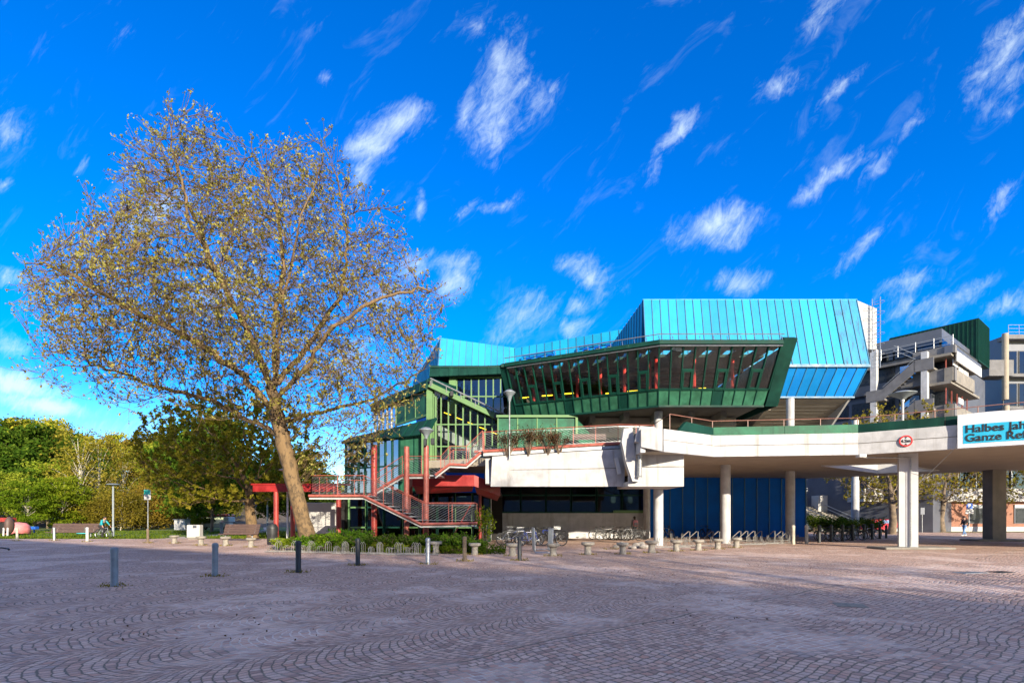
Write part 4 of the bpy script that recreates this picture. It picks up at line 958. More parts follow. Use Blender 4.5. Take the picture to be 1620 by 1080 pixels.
# pillars
b = MB(); pc = at(1437, 868, 27.5); pc.z = 0
b.box((pc.x-.22, pc.y+.12, 2.5), (.36, .5, 5.0), -.5); b.box((pc.x+.17, pc.y+.05, 2.5), (.5, .8, 4.96), -.5); b.build('pillar', M_['white_paint'], wk)
b = MB(); b.tube([(pc.x-.12, pc.y-.32, 4.75), (pc.x-.12, pc.y-.32, .15)], .035, 8); b.tube([(18.3, 27.6, 4.8), (pc.x-.14, pc.y-.32, 4.72)], .035, 8); b.build('downpipe', M_['galvanised'], wk, smooth='auto')
b = MB(); b.box((18.25, 27.5, 4.86), (.35, .35, .14)); b.build('gully_box', M_['white_paint'], wk)
p2 = at(1573, 855, 37); b = MB(); b.box((p2.x, 37, 2.5), (.95, .8, 5.0)); b.build('pillar', M_['concrete_old'], wk)
for nm, c, s_ in (('kerb_island', (pc.x+.1, pc.y), (3.6, 1.5)), ('kerb_island', (p2.x, 37.0), (3.6, 1.6))):
    b = MB(); b.rbox((c[0], c[1], .06), (s_[0], s_[1], .12), .03); o = b.build(nm, M_['concrete_old']); tag(o, 'low concrete kerb slab round the foot of the ' + ('white pillar with the downpipe' if c[0] == pc.x+.1 else 'brown pillar near the right edge'), 'kerb')
# ------------------------------------------------------------------ outdoor staircase
st = thing('outdoor_staircase', 'open steel staircase with salmon red tubes and steel wire railings, climbing to the terrace', 'staircase', (-6, 28, 0))
def landing(x0, x1, y0, y1, z):
    b = MB(); b.box(((x0+x1)/2, (y0+y1)/2, z-.06), (x1-x0, y1-y0, .08)); b.build('landing', M_['galvanised'], st)
def flight(xa, za, xb, zb_, y0, y1):
    n = max(2, round(abs(zb_-za)/.18))
    for k in range(n):
        t = (k+.5)/n; b = MB(); b.box((xa+(xb-xa)*t, (y0+y1)/2, za+(zb_-za)*(k+1)/n-.06), (abs(xb-xa)/n*1.08, y1-y0-.1, .05)); b.build('step', M_['galvanised'], st)
def stringer(pts, r=.075):
    b = MB(); b.tube(pts, r, 8); b.build('edge_tube', M_['red_rail'], st, smooth='auto')
    b = MB()
    for p, q in zip(pts, pts[1:]): b.bar(Vector(p)+Vector((0, .1, -.14)), Vector(q)+Vector((0, .1, -.13)), .08, .06)
    b.build('stringer', M_['concrete'], st)
Y0, Y1, Y2, Y3 = 27.0, 28.55, 28.8, 30.4
landing(-4.6, -1.9, Y0, Y1, 1.4); landing(-10.3, -7.6, Y0, Y3, 2.8); landing(-6, -3.9, Y2, Y3, 4.0); landing(-3.4, -2.5, Y2, Y3, 4.55)
flight(-4.6, 1.4, -7.6, 2.8, Y0, Y1); flight(-7.9, 2.8, -6, 4.0, Y2, Y3); flight(-4.0, 4.0, -3.4, 4.55, Y2, Y3); flight(-2.5, 4.55, -1.6, 5.35, Y2, Y3)
stringer([(-1.8, Y0-.1, 1.36), (-4.65, Y0-.1, 1.3), (-7.6, Y0-.1, 2.75), (-10.4, Y0-.1, 2.75)])
stringer([(-8.0, Y2-.1, 2.75), (-6, Y2-.1, 3.95), (-4.5, Y2-.1, 3.95)]); stringer([(-4.2, Y2-.1, 3.95), (-3.4, Y2-.1, 4.55), (-2.5, Y2-.1, 4.5), (-1.7, Y2-.1, 5.2)])
railing(st, [(-1.9, Y0, 1.4), (-4.6, Y0, 1.4), (-7.6, Y0, 2.8), (-10.3, Y0, 2.8)], 1.0, 1.1, 9)
railing(st, [(-1.9, Y0, 1.4), (-1.9, Y1, 1.4), (-4.6, Y1, 1.4), (-7.4, Y1, 2.75)], 1.0, 1.2, 9)
railing(st, [(-10.3, Y0, 2.8), (-10.3, Y3, 2.8), (-7.9, Y3, 2.8), (-6, Y3, 4.0), (-3.9, Y3, 4.0), (-3.4, Y3, 4.55), (-2.5, Y3, 4.55), (-1.6, Y3, 5.4)], 1.0, 1.2, 8)
railing(st, [(-7.7, Y2, 2.9), (-6, Y2, 4.0), (-3.9, Y2, 4.0), (-3.4, Y2, 4.55), (-2.5, Y2, 4.55), (-1.6, Y2, 5.4)], 1.0, 1.2, 8)
for (x, y, h, r) in ((-7.52, 28.68, 5.6, .16), (-5.75, 28.68, 5.5, .145), (-4.68, 28.68, 5.55, .15)):
    b = MB(); b.tube([(x, y, 0), (x, y, h)], r, 14); b.build('support_post', M_['red_paint'] if x < -7 else M_['red_rail'], st, smooth='auto')
b = MB(); b.tube([(-2.2, Y1, 2.4), (-3.4, Y1+.1, .3)], .03, 6); b.build('brace', M_['red_paint'], st)
# bowl-shaped street lamps
def bowl_lamp(name, label, loc, h, r=.5, pole_r=.055, pm='galvanised', group='bowl-topped lamps'):
    t = thing(name, label, 'street lamp', loc, 0, group); x, y, z = loc
    b = MB(); b.lathe([(pole_r, 0), (pole_r, h-.55), (pole_r*1.5, h-.5), (pole_r*1.5, h-.4)], loc, 10); b.build('pole', M_[pm], t, smooth='auto')
    b = MB(); b.lathe([(.07, h-.5), (.10, h-.38), (r*.45, h-.22), (r, h-.03), (r*1.0, h), (r*.9, h+.02)], loc, 22); b.build('lamp_shade', M_['grey_paint'], t, smooth='auto')
    b = MB(); b.lathe([(.05, h+.02), (r*.8, h+.03), (r*.5, h+.12), (.03, h+.16)], loc, 18); b.build('lamp_cap', M_['galvanised'], t, smooth='auto')
    return t
lp = bowl_lamp('street_lamp', 'dark bowl lamp on top of the rightmost red stair post', (-4.68, 28.68, 5.56), .85, .42, .05, 'dark_metal')
b = MB(); b.rbox((-4.3, 28.5, 5.75), (.2, .22, .36), .03); b.rbox((-4.7, 28.45, 5.7), (.16, .2, .42), .03); b.build('floodlight', M_['dark_metal'], lp)
bowl_lamp('street_lamp', 'slim pale lamp post with bowl head standing on the terrace edge before the prow', (at(806, 720, 29).x, 29.05, 4.9), at(806, 620, 29).z-4.9, .34, .04)
bowl_lamp('street_lamp', 'white bowl lamp on the walkway in front of the grey building', (at(1428, 660, 33).x, 33, 5.6), at(1428, 622, 33).z-5.6, .75, .07, 'white_paint')

# ------------------------------------------------------------------ entrance canopies in dark red sheet
cn = thing('entrance_canopy', 'dark red faceted sheet metal canopy behind the stairs', 'canopy', (-4, 31, 0))
cp = [(-6.4, 32.2, 3.9), (-5.8, 30.6, 4.05), (-2.2, 30.6, 4.05), (-.7, 31.2, 3.5)]
for p, q in zip(cp, cp[1:]):
    p, q = Vector(p), Vector(q); b = MB(); b.quad(p-Z*.58, q-Z*.58, q+Z*.06, p+Z*.06, .1); b.build('fascia', M_['red_canopy'], cn)
    b = MB(); b.quad(p-Z*1.0+Vector((.1, .9, 0)), q-Z*.85+Vector((-.2, .9, 0)), q-Z*.52, p-Z*.52, .06); b.build('soffit_panel', M_['red_canopy'], cn)
b = MB(); b.add([cp[0], cp[1], cp[2], cp[3], (-1.2, 34, 3.6), (-6.4, 34, 3.9)], [(0, 1, 2, 5), (2, 3, 4, 5)]); b.build('roof_sheet', M_['red_canopy'], cn)
for x in (-5.5, -2.0):
    b = MB(); b.tube([(x, 33, 0), (x, 33, 3.7)], .09, 8); b.build('support_post', M_['red_paint'], cn)
pg = thing('covered_way', 'red steel beam structure on posts running left behind the big trunk', 'canopy', (-13.5, 32, 0))
b = MB(); b.box((-13.2, 32, 3.4), (5.0, .3, .38)); b.build('beam', M_['red_canopy'], pg)
b = MB(); b.slab([(-15.8, 31.8, 3.7), (-10.6, 31.8, 3.7), (-10.6, 34.5, 3.85), (-15.8, 34.5, 3.85)], (0, -.1, 1), .1); b.build('roof_sheet', M_['red_canopy'], pg)
for x, y in ((-14.35, 32), (-10.55, 32), (-14.3, 34.3)):
    b = MB(); b.tube([(x, y, 0), (x, y, 3.3)], .15, 12); b.build('support_post', M_['red_paint'], pg, smooth='auto')
ct = thing('storage_trailer', 'white box trailer parked under the red beam behind the trunk', 'trailer', (-12.6, 36, 0))
b = MB(); b.rbox((-12.9, 36.5, 1.6), (3.0, 2.2, 2.1), .04); b.build('body', M_['render_white'], ct)
for x in (-13.7, -12.2):
    b = MB(); b.torus((x, 35.5, .33), .24, .09, 16, 6); b.build('wheel', M_['black_rubber'], ct)

# ------------------------------------------------------------------ grey concrete institute building at the right
gb = thing('institute_building', 'grey concrete institute building with zigzag outer stairs and long balconies', 'building', (46, 56, 0))
C0 = Vector((45.7, 55, 0)); uL = Vector((-.757, 1, 0)).normalized(); uR = Vector((1.286, 1, 0)).normalized()
nL = Vector((-uL.y, uL.x, 0)); nL = -nL if nL.y > 0 else nL
nR = Vector((uR.y, -uR.x, 0))
def GL(u_, z, o=0): return C0+uL*u_+nL*o+Z*z
def GR(u_, z, o=0): return C0+uR*u_+nR*o+Z*z
def gbox(f, u0, u1, z0, z1, o0, o1, name, m, parent=None):
    b = MB(); P = [f(u0, z0, o0), f(u1, z0, o0), f(u1, z0, o1), f(u0, z0, o1)]; Q = [f(u0, z1, o0), f(u1, z1, o0), f(u1, z1, o1), f(u0, z1, o1)]
    b.add(P+Q, [(0, 1, 2, 3), (7, 6, 5, 4), (0, 4, 5, 1), (1, 5, 6, 2), (2, 6, 7, 3), (3, 7, 4, 0)]); return b.build(name, m, parent or gb)
cin = C0-nL*1.8-nR*1.8
co_ = [cin, cin+uR*24, cin+uR*24-nR*18, cin+uL*22]
b = MB(); b.prism([(p.x, p.y) for p in co_], 0, 20.3); b.build('core_wall', M_['metal_grey'], gb)
c1 = C0-nL*.8-nR*.8; co1 = [c1, c1+uR*12.5, c1+uR*12.5-nR*14, c1+uL*14]
b = MB(); b.prism([(p.x, p.y) for p in co1], 20.35, 21.8)
b.build('roof_storey', M_['metal_grey'], gb)
for k in range(6): gbox(GL, 1+k*2.1, 2.9+k*2.1, 19.5, 20.6, -.85, -.75, 'window', GLASSD)
for k in range(5): gbox(GR, .9+k*2.3, 2.9+k*2.3, 19.6, 20.7, -.86, -.76, 'window', GLASSD)
for z0, z1, uEnd in ((18.7, 19.5, 11), (15.8, 17.2, 11), (12.0, 13.4, 11)):
    gbox(GR, -.6, (uEnd+.5 if z0 > 17 else 8.4), z0, z1, -.25, .45, 'balcony_parapet', M_['concrete_old'] if z0 < 18 else M_['metal_grey'])
    gbox(GL, -.6, 3.0, z0, z1, -.25, .45, 'balcony_parapet', M_['concrete_grey'])  # left face: darker concrete than the right, shade put into the colour
    gbox(GR, -.6, uEnd+.5, z0-.25, z0+.02, -1.8, .3, 'balcony_slab', M_['concrete_old'])
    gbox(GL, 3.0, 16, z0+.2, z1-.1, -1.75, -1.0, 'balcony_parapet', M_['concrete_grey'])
gbox(GR, .3, 10.8, 17.9, 18.95, .5, .62, 'white_panel', M_['white_paint'])
for k in range(5):
    for z0 in (13.6, 17.4):
        u0 = .4+k*2.15; f = gbox(GR, u0, u0+.08, z0, z0+1.7, -.4, -.3, 'window_post', M_['red_rail'])
        f = gbox(GR, u0+.1, u0+2.05, z0-.2, z0+1.4, -1.72, -1.6, 'window', M_['metal_grey']); gbox(GR, u0+.18, u0+1.97, z0-.1, z0+1.3, -1.6, -1.58, 'pane', M_['window_dark'], f)
for u0, z0 in ((2.6, 17.25), (4.75, 17.25), (.45, 17.6), (2.6, 13.9)): gbox(GR, u0, u0+1.9, z0, z0+.62, .2, .26, 'sun_blind', M_['white_paint'])
for k in range(6):
    for z0 in (13.4, 17.0, 9.8):
        u0 = .5+k*2.4; f = gbox(GL, u0, u0+2.0, z0, z0+1.9, -1.78, -1.68, 'window', M_['dark_metal']); gbox(GL, u0+.1, u0+1.9, z0+.1, z0+1.8, -1.68, -1.66, 'pane', GLASSB if k % 4 == 1 else M_['window_dark'], f)
# outer stairs on the left face with two tall posts
for u0, w_ in ((1.55, .55), (6.2, .6)): gbox(GL, u0, u0+w_, 5.5, 19.2 if u0 < 3 else 20.6, .5, 1.15, 'stair_post', M_['concrete'])
def gflight(ua, za, ub, zb_):
    b = MB(); o = 1.2
    b.slab([GL(ua, za-.5, o), GL(ub, zb_-.5, o), GL(ub, zb_+.75, o), GL(ua, za+.75, o)], nL, .18); b.build('stair_parapet', M_['concrete_grey'], gb)  # same darkened concrete, standing in for shade on the left face
    n = 9
    for k in range(n): 
        t = (k+.5)/n; b = MB(); b.slab([GL(ua+(ub-ua)*k/n, za+(zb_-za)*(k+1)/n-.2, 1.0), GL(ua+(ub-ua)*(k+1)/n, za+(zb_-za)*(k+1)/n-.2, 1.0), GL(ua+(ub-ua)*(k+1)/n, za+(zb_-za)*(k+1)/n-.2, -.2), GL(ua+(ub-ua)*k/n, za+(zb_-za)*(k+1)/n-.2, -.2)], Z, .12); b.build('stair_step', M_['concrete_old'], gb)
    b = MB(); b.tube([GL(ua, za+1.0, 1.1), GL(ub, zb_+1.0, 1.1)], .035, 5); b.build('stair_handrail', M_['galvanised'], gb)
gflight(5.6, 15.2, 2.6, 17.7); gflight(5.4, 10.9, 2.6, 13.4)
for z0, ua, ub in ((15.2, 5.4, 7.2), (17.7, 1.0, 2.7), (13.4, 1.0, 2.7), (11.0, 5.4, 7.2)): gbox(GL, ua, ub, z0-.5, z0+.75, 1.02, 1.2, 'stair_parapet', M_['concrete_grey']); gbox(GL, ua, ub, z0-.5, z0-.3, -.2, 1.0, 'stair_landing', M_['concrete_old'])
b = MB()
b.tube([GL(2.6, 19.1, 1.1), GL(4.6, 20.6, .9)], .04, 5); b.tube([GL(2.6, 18.6, 1.1), GL(4.6, 20.1, .9)], .04, 5)
for zz in (20.0, 20.4, 20.8): b.tube([GL(-.4, zz-.3, .3), GL(16, zz-.3, .3)], .03, 4)
for k in range(11): b.tube([GL(-.4+k*1.6, 19.4, .3), GL(-.4+k*1.6, 20.6, .3)], .03, 4)
b.build('roof_railing', M_['galvanised'], gb)
b = MB()
for k in range(26): b.tube([GR(.2+k*.42, 19.45, .2), GR(.2+k*.42, 20.0, .2)], .03, 4)
b.tube([GR(.2, 20.0, .2), GR(10.9, 20.0, .2)], .035, 4); b.build('roof_railing', M_['dark_metal'], gb)
# green plant room on the roof and the next wing
gbase = at(1512, 640, 64); v0 = at(1585, 640, 62)
b = MB(); g0 = C0-nL*3+uR*9.5
b.prism([(p.x, p.y) for p in (g0, g0+uR*5.5, g0+uR*5.5-nR*9, g0-nR*9)], 20.3, 25.4); b.build('plant_room', M_['green_dark'], gb)
b = MB()
for k in range(12): p = g0+nR*.03+uR*(5.5*k/12+.2)*1.0; b.bar(p+Z*20.4, p+Z*25.3, .06, .06, nR)
for k in range(22): p = g0-nR*(.2+k*.42)-uR*.03; b.bar(p+Z*20.4, p+Z*25.3, .06, .06, -uR)
b.build('cladding_rib', M_['green_frame'], gb)
w2 = thing('institute_wing', 'grey wing with white round columns and roof railing at the right edge', 'building', (72, 75, 0))
wx = at(1592, 700, 74).x
b = MB(); b.box((wx+10.5, 80, 15.5), (20, 10, 24)); b.build('core_wall', M_['metal_grey'], w2)
for z0 in (12.5, 17.0, 21.6, 27.0):
    b = MB(); b.box((wx+10.2, 74.6, z0), (20.4, 1.6, .4 if z0 < 26 else .6)); b.build('floor_slab', M_['concrete_grey'], w2)
    if z0 < 26:
        for k in range(5):
            b = MB(); b.box((wx+1.4+k*2.2, 74.95, z0+2.1), (2.0, .1, 3.3)); f = b.build('window', M_['dark_metal'], w2); b = MB(); b.box((wx+1.4+k*2.2, 74.88, z0+2.1), (1.8, .02, 3.1)); b.build('pane', GLASSD, f)
for x, z0, z1 in ((wx-.9, 18.0, 27.2), (wx-.8, 9, 17.2), (wx+5.5, 8, 26.8)):
    b = MB(); b.tube([(x, 73.2, z0), (x, 73.2, z1)], .38, 14); b.build('column', M_['concrete_soffit'], w2, smooth='auto')
b = MB(); b.box((wx-1.6, 74.2, 22.4), (3.4, 2.4, 2.2)); b.build('balcony', M_['concrete_grey'], w2)
b = MB()
for zz in (27.7, 28.2, 28.7): b.tube([(wx+.3, 74, zz), (wx+20, 74, zz)], .03, 4)
for k in range(14): b.tube([(wx+.3+k*1.5, 74, 27.3), (wx+.3+k*1.5, 74, 28.7)], .03, 4)
b.build('roof_railing', M_['rack_metal'], w2)

# ------------------------------------------------------------------ brick building under and beyond the walkway
bb = thing('brick_building', 'low red brick building with a white concrete upper band beyond the walkway', 'building', (48, 63, 0))
def brick_mat():
    m = bpy.data.materials.new('brick_courses'); m.use_nodes = True; t = NT(m.node_tree); t.n.clear(); out = t.new('ShaderNodeOutputMaterial'); b_ = t.new('ShaderNodeBsdfPrincipled'); t.l.new(b_.outputs[0], out.inputs[0])
    x, y, z = t.xyz(t.new('ShaderNodeNewGeometry').outputs['Position'])
    br = t.new('ShaderNodeTexBrick'); t.l.new(t.vec(t.m('ADD', x, y), z, 0.0), br.inputs['Vector']); br.inputs['Scale'].default_value = 1; br.inputs['Brick Width'].default_value = .25; br.inputs['Row Height'].default_value = .08; br.inputs['Mortar Size'].default_value = .008
    br.inputs['Color1'].default_value = (.30, .115, .065, 1); br.inputs['Color2'].default_value = (.22, .08, .045, 1); br.inputs['Mortar'].default_value = (.27, .22, .18, 1)
    t.l.new(br.outputs['Color'], b_.inputs['Base Color']); b_.inputs['Roughness'].default_value = .9; return m
BRK = brick_mat()
bx0 = at(1440, 800, 62).x; bx1 = 95
for xa, xb, m_, z0, z1, y0 in ((bx0-1, bx1, BRK, .55, 3.5, 62), (bx0-1.2, bx1, M_['render_white'], 0, .55, 61.95), (bx0-6, bx1, M_['render_white'], 3.5, 5.0, 61.2)):
    b = MB(); b.box(((xa+xb)/2, y0+4, (z0+z1)/2), (xb-xa, 8, z1-z0)); b.build('wall', m_, bb)
for k in range(8):
    xw = bx0+1.6+k*5.3; b = MB(); b.box((xw+1.3, 61.97, 2.05), (2.6, .14, 2.2)); b.cur = 1; b.box((xw+1.3, 61.93, 2.97), (2.6, .16, .36)); f = b.build('window', [M_['metal_grey'], M_['galvanised']], bb)
    b = MB(); b.box((xw+1.3, 61.88, 1.85), (2.35, .03, 1.7)); b.build('pane', M_['window_dark'], f)
for k in range(22):
    xw = bx0-5+k*2.1; b = MB(); b.box((xw, 61.9, 6.5), (.12, .2, 2.9)); f = b.build('window', M_['galvanised'], bb); b = MB(); b.box((xw+1.0, 62.0, 6.5), (1.9, .05, 2.9)); b.build('pane', GLASSD, f)
b = MB(); b.box(((bx0-6+bx1)/2, 66, 8.3), (bx1-bx0+6, 9, .5)); b.build('roof', M_['concrete_old'], bb)
b = MB(); b.box((bx0+20, 70, 6.5), (60, .3, 3.4)); b.build('core_wall', M_['interior_grey'], bb)
# entrance bay with white frames, left of the pillar
for k in range(4):
    xw = at(1365, 800, 66).x+k*1.9; b = MB()
    for p, q in (((0, .1), (0, 3.4)), ((1.85, .1), (1.85, 3.4)), ((0, 3.4), (1.85, 3.4)), ((0, 1.9), (1.85, 1.9)), ((0, .1), (1.85, .1))): b.bar((xw+p[0], 65.8, p[1]), (xw+q[0], 65.8, q[1]), .14, .14)
    f = b.build('window', M_['white_paint'], bb); b = MB(); b.box((xw+.92, 65.9, 1.75), (1.8, .04, 3.3)); b.build('pane', GLASSB, f)
b = MB(); b.box((bx0-4, 70, 2.2), (9, 8, 4.4)); b.build('wall', M_['render_white'], bb)
b = MB(); b.box((bx0-3.5, 65.9, 5.8), (6, .5, 3.6)); b.build('wall', BRK, bb)
# plaza stairs behind
ps = thing('concrete_stairs', 'broad concrete stairs with steel handrails rising behind the blue wall', 'staircase', (at(1305, 830, 62).x, 63, 0))
sx = at(1300, 830, 62).x
for k in range(18):
    b = MB(); b.box((sx+3.6-k*.16, 62+k*.3, .09+k*.085), (3.0, .32, .17+k*.17)); b.build('step', M_['concrete_old'], ps)
b = MB(); b.box((sx+1, 68.5, 2.2), (14, 1.2, 4.4)); b.box((sx+6.2, 63.5, 1.2), (2.2, .3, 2.4)); b.build('retaining_wall', M_['concrete_old'], ps)
b = MB()
for o in (1.6, 4.9): b.tube([(sx+o+.3, 61.8, 1.0), (sx+o-3.0, 67.4, 4.0)], .05, 5); b.tube([(sx+o+.3, 61.8, .6), (sx+o-3.0, 67.4, 3.6)], .04, 5)
for zz in (4.8, 5.1, 5.4): b.tube([(sx-5, 67.9, zz), (sx+8, 67.9, zz)], .035, 4)
for k in range(9): b.tube([(sx-5+k*1.6, 67.9, 4.3), (sx-5+k*1.6, 67.9, 5.4)], .035, 4)
b.build('handrail', M_['galvanised'], ps)
fb = thing('pale_hall', 'plain pale blue-white hall wall far behind the concrete stairs', 'building', (sx+2, 84, 0))
b = MB(); b.box((sx+4, 84, 5), (26, 4, 10)); b.build('wall', M_['render_white'], fb)

# ------------------------------------------------------------------ banner and signs
def text_mesh(body, size, mat_, name, parent, M, offset=0.0, extrude=.004):
    cu = bpy.data.curves.new(name, 'FONT'); cu.body = body; cu.size = size; cu.offset = offset; cu.extrude = extrude; cu.align_x = 'LEFT'
    o = bpy.data.objects.new(name, cu); COL.objects.link(o); bpy.context.view_layer.update()
    me = bpy.data.meshes.new_from_object(o.evaluated_get(bpy.context.evaluated_depsgraph_get())); bpy.data.objects.remove(o)
    off = WL.get(parent.name, Vector()); me.transform(Matrix.Translation(-off) @ M)
    q = bpy.data.objects.new(name, me); me.materials.clear(); me.materials.append(mat_); COL.objects.link(q); q.parent = parent; return q
mat('banner_white', (.62, .63, .66), .6, 0, .03, 1); mat('banner_cyan', (.008, .36, .56), .6, 0, .04, 1); mat('ink_black', (.012, .012, .012), .6); mat('sign_red', (.6, .02, .02), .5); mat('sign_blue', (.01, .09, .42), .5); mat('sign_teal', (.01, .42, .33), .5)
pA = Vector((18.2, 27.7, 0)); pB = Vector((36, 14.4, 0)); ub = (pB-pA).normalized(); nb = ub.cross(Z).normalized()
def fas(px):   # point on the right fascia seen at column px
    k = (px-CX)/F; s_ = (k*pA.y-pA.x)/(ub.x-k*ub.y); return s_
s0 = fas(1514)
bn = thing('banner', 'white cloth banner with a cyan block and bold black lettering hung on the walkway', 'banner', pA+ub*s0)
b = MB(); nx, nz = 40, 10; BH0, BH1, BW = 4.93, 6.5, 7.5
o0 = pA+ub*s0+nb*.36
def bpt(u_, z): 
    w_ = .006*math.sin(u_*5+z*4)+.03*math.exp(-((u_-.05)+abs(z-6.3)*.5)**2/.02)+.002*math.sin(u_*13-z*9); return o0+ub*u_+Z*(z+.04*math.sin(u_*1.4)*(z-BH0)/(BH1-BH0))+nb*w_
b.v = [tuple(bpt(BW*i/nx, BH0+(BH1-BH0)*j/nz)) for j in range(nz+1) for i in range(nx+1)]
for j in range(nz):
    for i in range(nx): 
        b.f.append((j*(nx+1)+i, j*(nx+1)+i+1, (j+1)*(nx+1)+i+1, (j+1)*(nx+1)+i)); b.mi.append(0)
b.build('cloth', M_['banner_white'], bn, smooth=True)
b = MB(); nx = 40
zz = [5.12+(5.99-5.12)*j/8 for j in range(9)]
b.v = [tuple(bpt(.2+(BW-.4)*i/nx, z)+nb*.012) for z in zz for i in range(nx+1)]
for j in range(8):
    for i in range(nx): b.f.append((j*(nx+1)+i, j*(nx+1)+i+1, (j+1)*(nx+1)+i+1, (j+1)*(nx+1)+i)); b.mi.append(0)
b.build('colour_block', M_['banner_cyan'], bn, smooth=True)
def MX(o, u_, n): return Matrix(((u_.x, 0, n.x, o.x), (u_.y, 0, n.y, o.y), (u_.z, 1, n.z, o.z), (0, 0, 0, 1)))
text_mesh('Halbes Jahrhundert', .50, M_['ink_black'], 'lettering', bn, MX(o0+ub*.27+Z*5.64+nb*.03, ub, nb), .008)
text_mesh('Ganze Reform', .50, M_['ink_black'], 'lettering', bn, MX(o0+ub*.27+Z*5.22+nb*.03, ub, nb), .008)
b = MB(); b.tube([o0+Z*5.05, Vector((pc.x+.45, pc.y-.1, 3.4))], .012, 4); b.build('guy_rope', M_['galvanised'], bn)
ss = fas(1433); so = pA+ub*ss+nb*.2+Z*5.47
hs = thing('height_sign', 'round white traffic sign with red ring reading 4.2 m on the walkway fascia', 'traffic sign', so)
Mr = Matrix((ub, nb*-1, Z)).transposed()
b = MB(); b.lathe([(.0, 0), (.28, 0), (.28, .02), (0, .02)], (0, 0, 0), 28); b.v = [tuple(so+ub*v[0]+Z*v[1]+nb*v[2]) for v in b.v]; b.build('plate', M_['white_paint'], hs)
b = MB(); b.torus((0, 0, 0), .25, .035, 30, 6, 'Z'); b.v = [tuple(so+ub*v[0]+Z*v[1]+nb*(v[2]*.4+.022)) for v in b.v]; b.build('ring', M_['sign_red'], hs)
text_mesh('4.2m', .2, M_['ink_black'], 'lettering', hs, MX(so-ub*.2-Z*.065+nb*.03, ub, nb), .008)
b = MB()
for sgn in (1, -1): b.add([so+Z*.11*sgn+nb*.028, so+Z*.2*sgn+ub*.06+nb*.028, so+Z*.2*sgn-ub*.06+nb*.028], [(0, 1, 2)] if sgn > 0 else [(0, 2, 1)])
b.build('arrow_mark', M_['ink_black'], hs)
gx = at(1533, 840, 60); pk = thing('parking_sign', 'blue P parking sign over a white plate on a pole before the brick building', 'traffic sign', (gx.x, 60, 0))
b = MB(); b.tube([(gx.x, 60, 0), (gx.x, 60, 3.25)], .035, 6); b.build('pole', M_['galvanised'], pk)
b = MB(); b.box((gx.x, 59.94, 2.95), (.72, .03, .62)); b.build('plate', M_['sign_blue'], pk)
b = MB(); b.box((gx.x, 59.94, 2.28), (.9, .03, .42)); b.box((gx.x, 59.94, 2.56), (.7, .03, .14)); b.build('plate', M_['white_paint'], pk)
text_mesh('P', .6, M_['white_paint'], 'lettering', pk, MX(Vector((gx.x-.18, 59.9, 2.75)), Vector((1, 0, 0)), Vector((0, -1, 0))), .01)
b = MB(); b.torus((gx.x-.16, 59.9, 2.26), .07, .014, 12, 4); b.torus((gx.x+.14, 59.9, 2.26), .07, .014, 12, 4); b.bar((gx.x-.16, 59.9, 2.26), (gx.x+.1, 59.9, 2.4), .02, .01); b.bar((gx.x+.14, 59.9, 2.26), (gx.x+.05, 59.9, 2.42), .02, .01); b.build('bicycle_mark', M_['ink_black'], pk)
nx_ = at(1459, 838, 58); ns = thing('notice_board', 'small dark notice plate on a thin pole beside the courtyard tree', 'sign', (nx_.x, 58, 0))
b = MB(); b.tube([(nx_.x, 58, 0), (nx_.x, 58, 2.7)], .03, 6); b.build('pole', M_['galvanised'], ns); b = MB(); b.box((nx_.x, 57.95, 2.35), (.45, .03, .75)); b.build('plate', M_['metal_grey'], ns)
lx = at(234, 831, 44); ls = thing('information_sign', 'teal and white sign plate on a tall thin pole at the lawn edge', 'sign', (lx.x, 44, 0))
b = MB(); b.tube([(lx.x, 44, 0), (lx.x, 44, 3.4)], .04, 6); b.build('pole', M_['galvanised'], ls)
b = MB(); b.box((lx.x, 43.94, 3.55), (.55, .04, .85)); b.build('plate', M_['white_paint'], ls)
b = MB(); b.add([(lx.x+dx_, 43.9, 3.55+dz_) for dx_, dz_ in ((-.26, .41), (.26, .41), (.26, -.02), (.12, .05), (.02, -.06), (-.1, .08), (-.26, -.03))], [(6, 5, 4, 3, 2, 1, 0)]); b.build('colour_patch', M_['sign_teal'], ls)
b = MB()
for k in range(3): b.box((lx.x-.05+.03*k, 43.91, 3.38-k*.09), (.36-.06*k, .01, .035))
b.build('print_lines', M_['metal_grey'], ls)
# ------------------------------------------------------------------ bollards, stools, racks
def bollard(h=.92, r=.078, m='grey_paint', kind=0):
    t = thing('bollard', 'x', 'bollard', (0, 0, 0))
    b = MB(); b.lathe([(r*1.06, 0), (r*1.06, .09), (r, .1), (r, h-.1)], (0, 0, 0), 16); b.build('post', M_[m], t, smooth='auto')
    b = MB(); b.lathe([(r*1.1, h-.11), (r*1.1, h-.03), (r*.85, h+.005), (r*.3, h+.02)], (0, 0, 0), 16); b.build('cap', M_[m], t, smooth='auto'); return t
BOL = [(181, 927, 'near grey steel bollard standing alone at the left of the plaza, largest of all bollards', 'grey_paint', 1.0), (340, 911, 'grey bollard second from the left in the near row, left of the right bench', 'grey_paint', 1.0), (472, 905, 'near black bollard before the low bicycle racks', 'dark_metal', 1.02),
       (566, 894, 'dark bollard before the planting bed, right of the near black one', 'dark_metal', 1.0), (677, 892, 'pale two-tone bollard at the end of the low bicycle racks', 'galvanised', 1.0), (735, 887, 'brown weathered bollard between two stone stools before the hedge', 'bark_dark', 1.0), (822, 886, 'dark bollard in front of the tall bicycle rack', 'dark_metal', 1.0),
       (27, 855, 'brown grey bollard at the lawn edge, leftmost of the far row', 'bark_pale', .95), (86, 854.5, 'pale metal bollard in front of the middle of the left bench', 'galvanised', 1.0), (138, 856.5, 'white bollard in front of the cyclist', 'white_paint', 1.05), (234, 858.5, 'dark brown bollard before the pole with the teal sign', 'bark_dark', .98)]
protos = {}
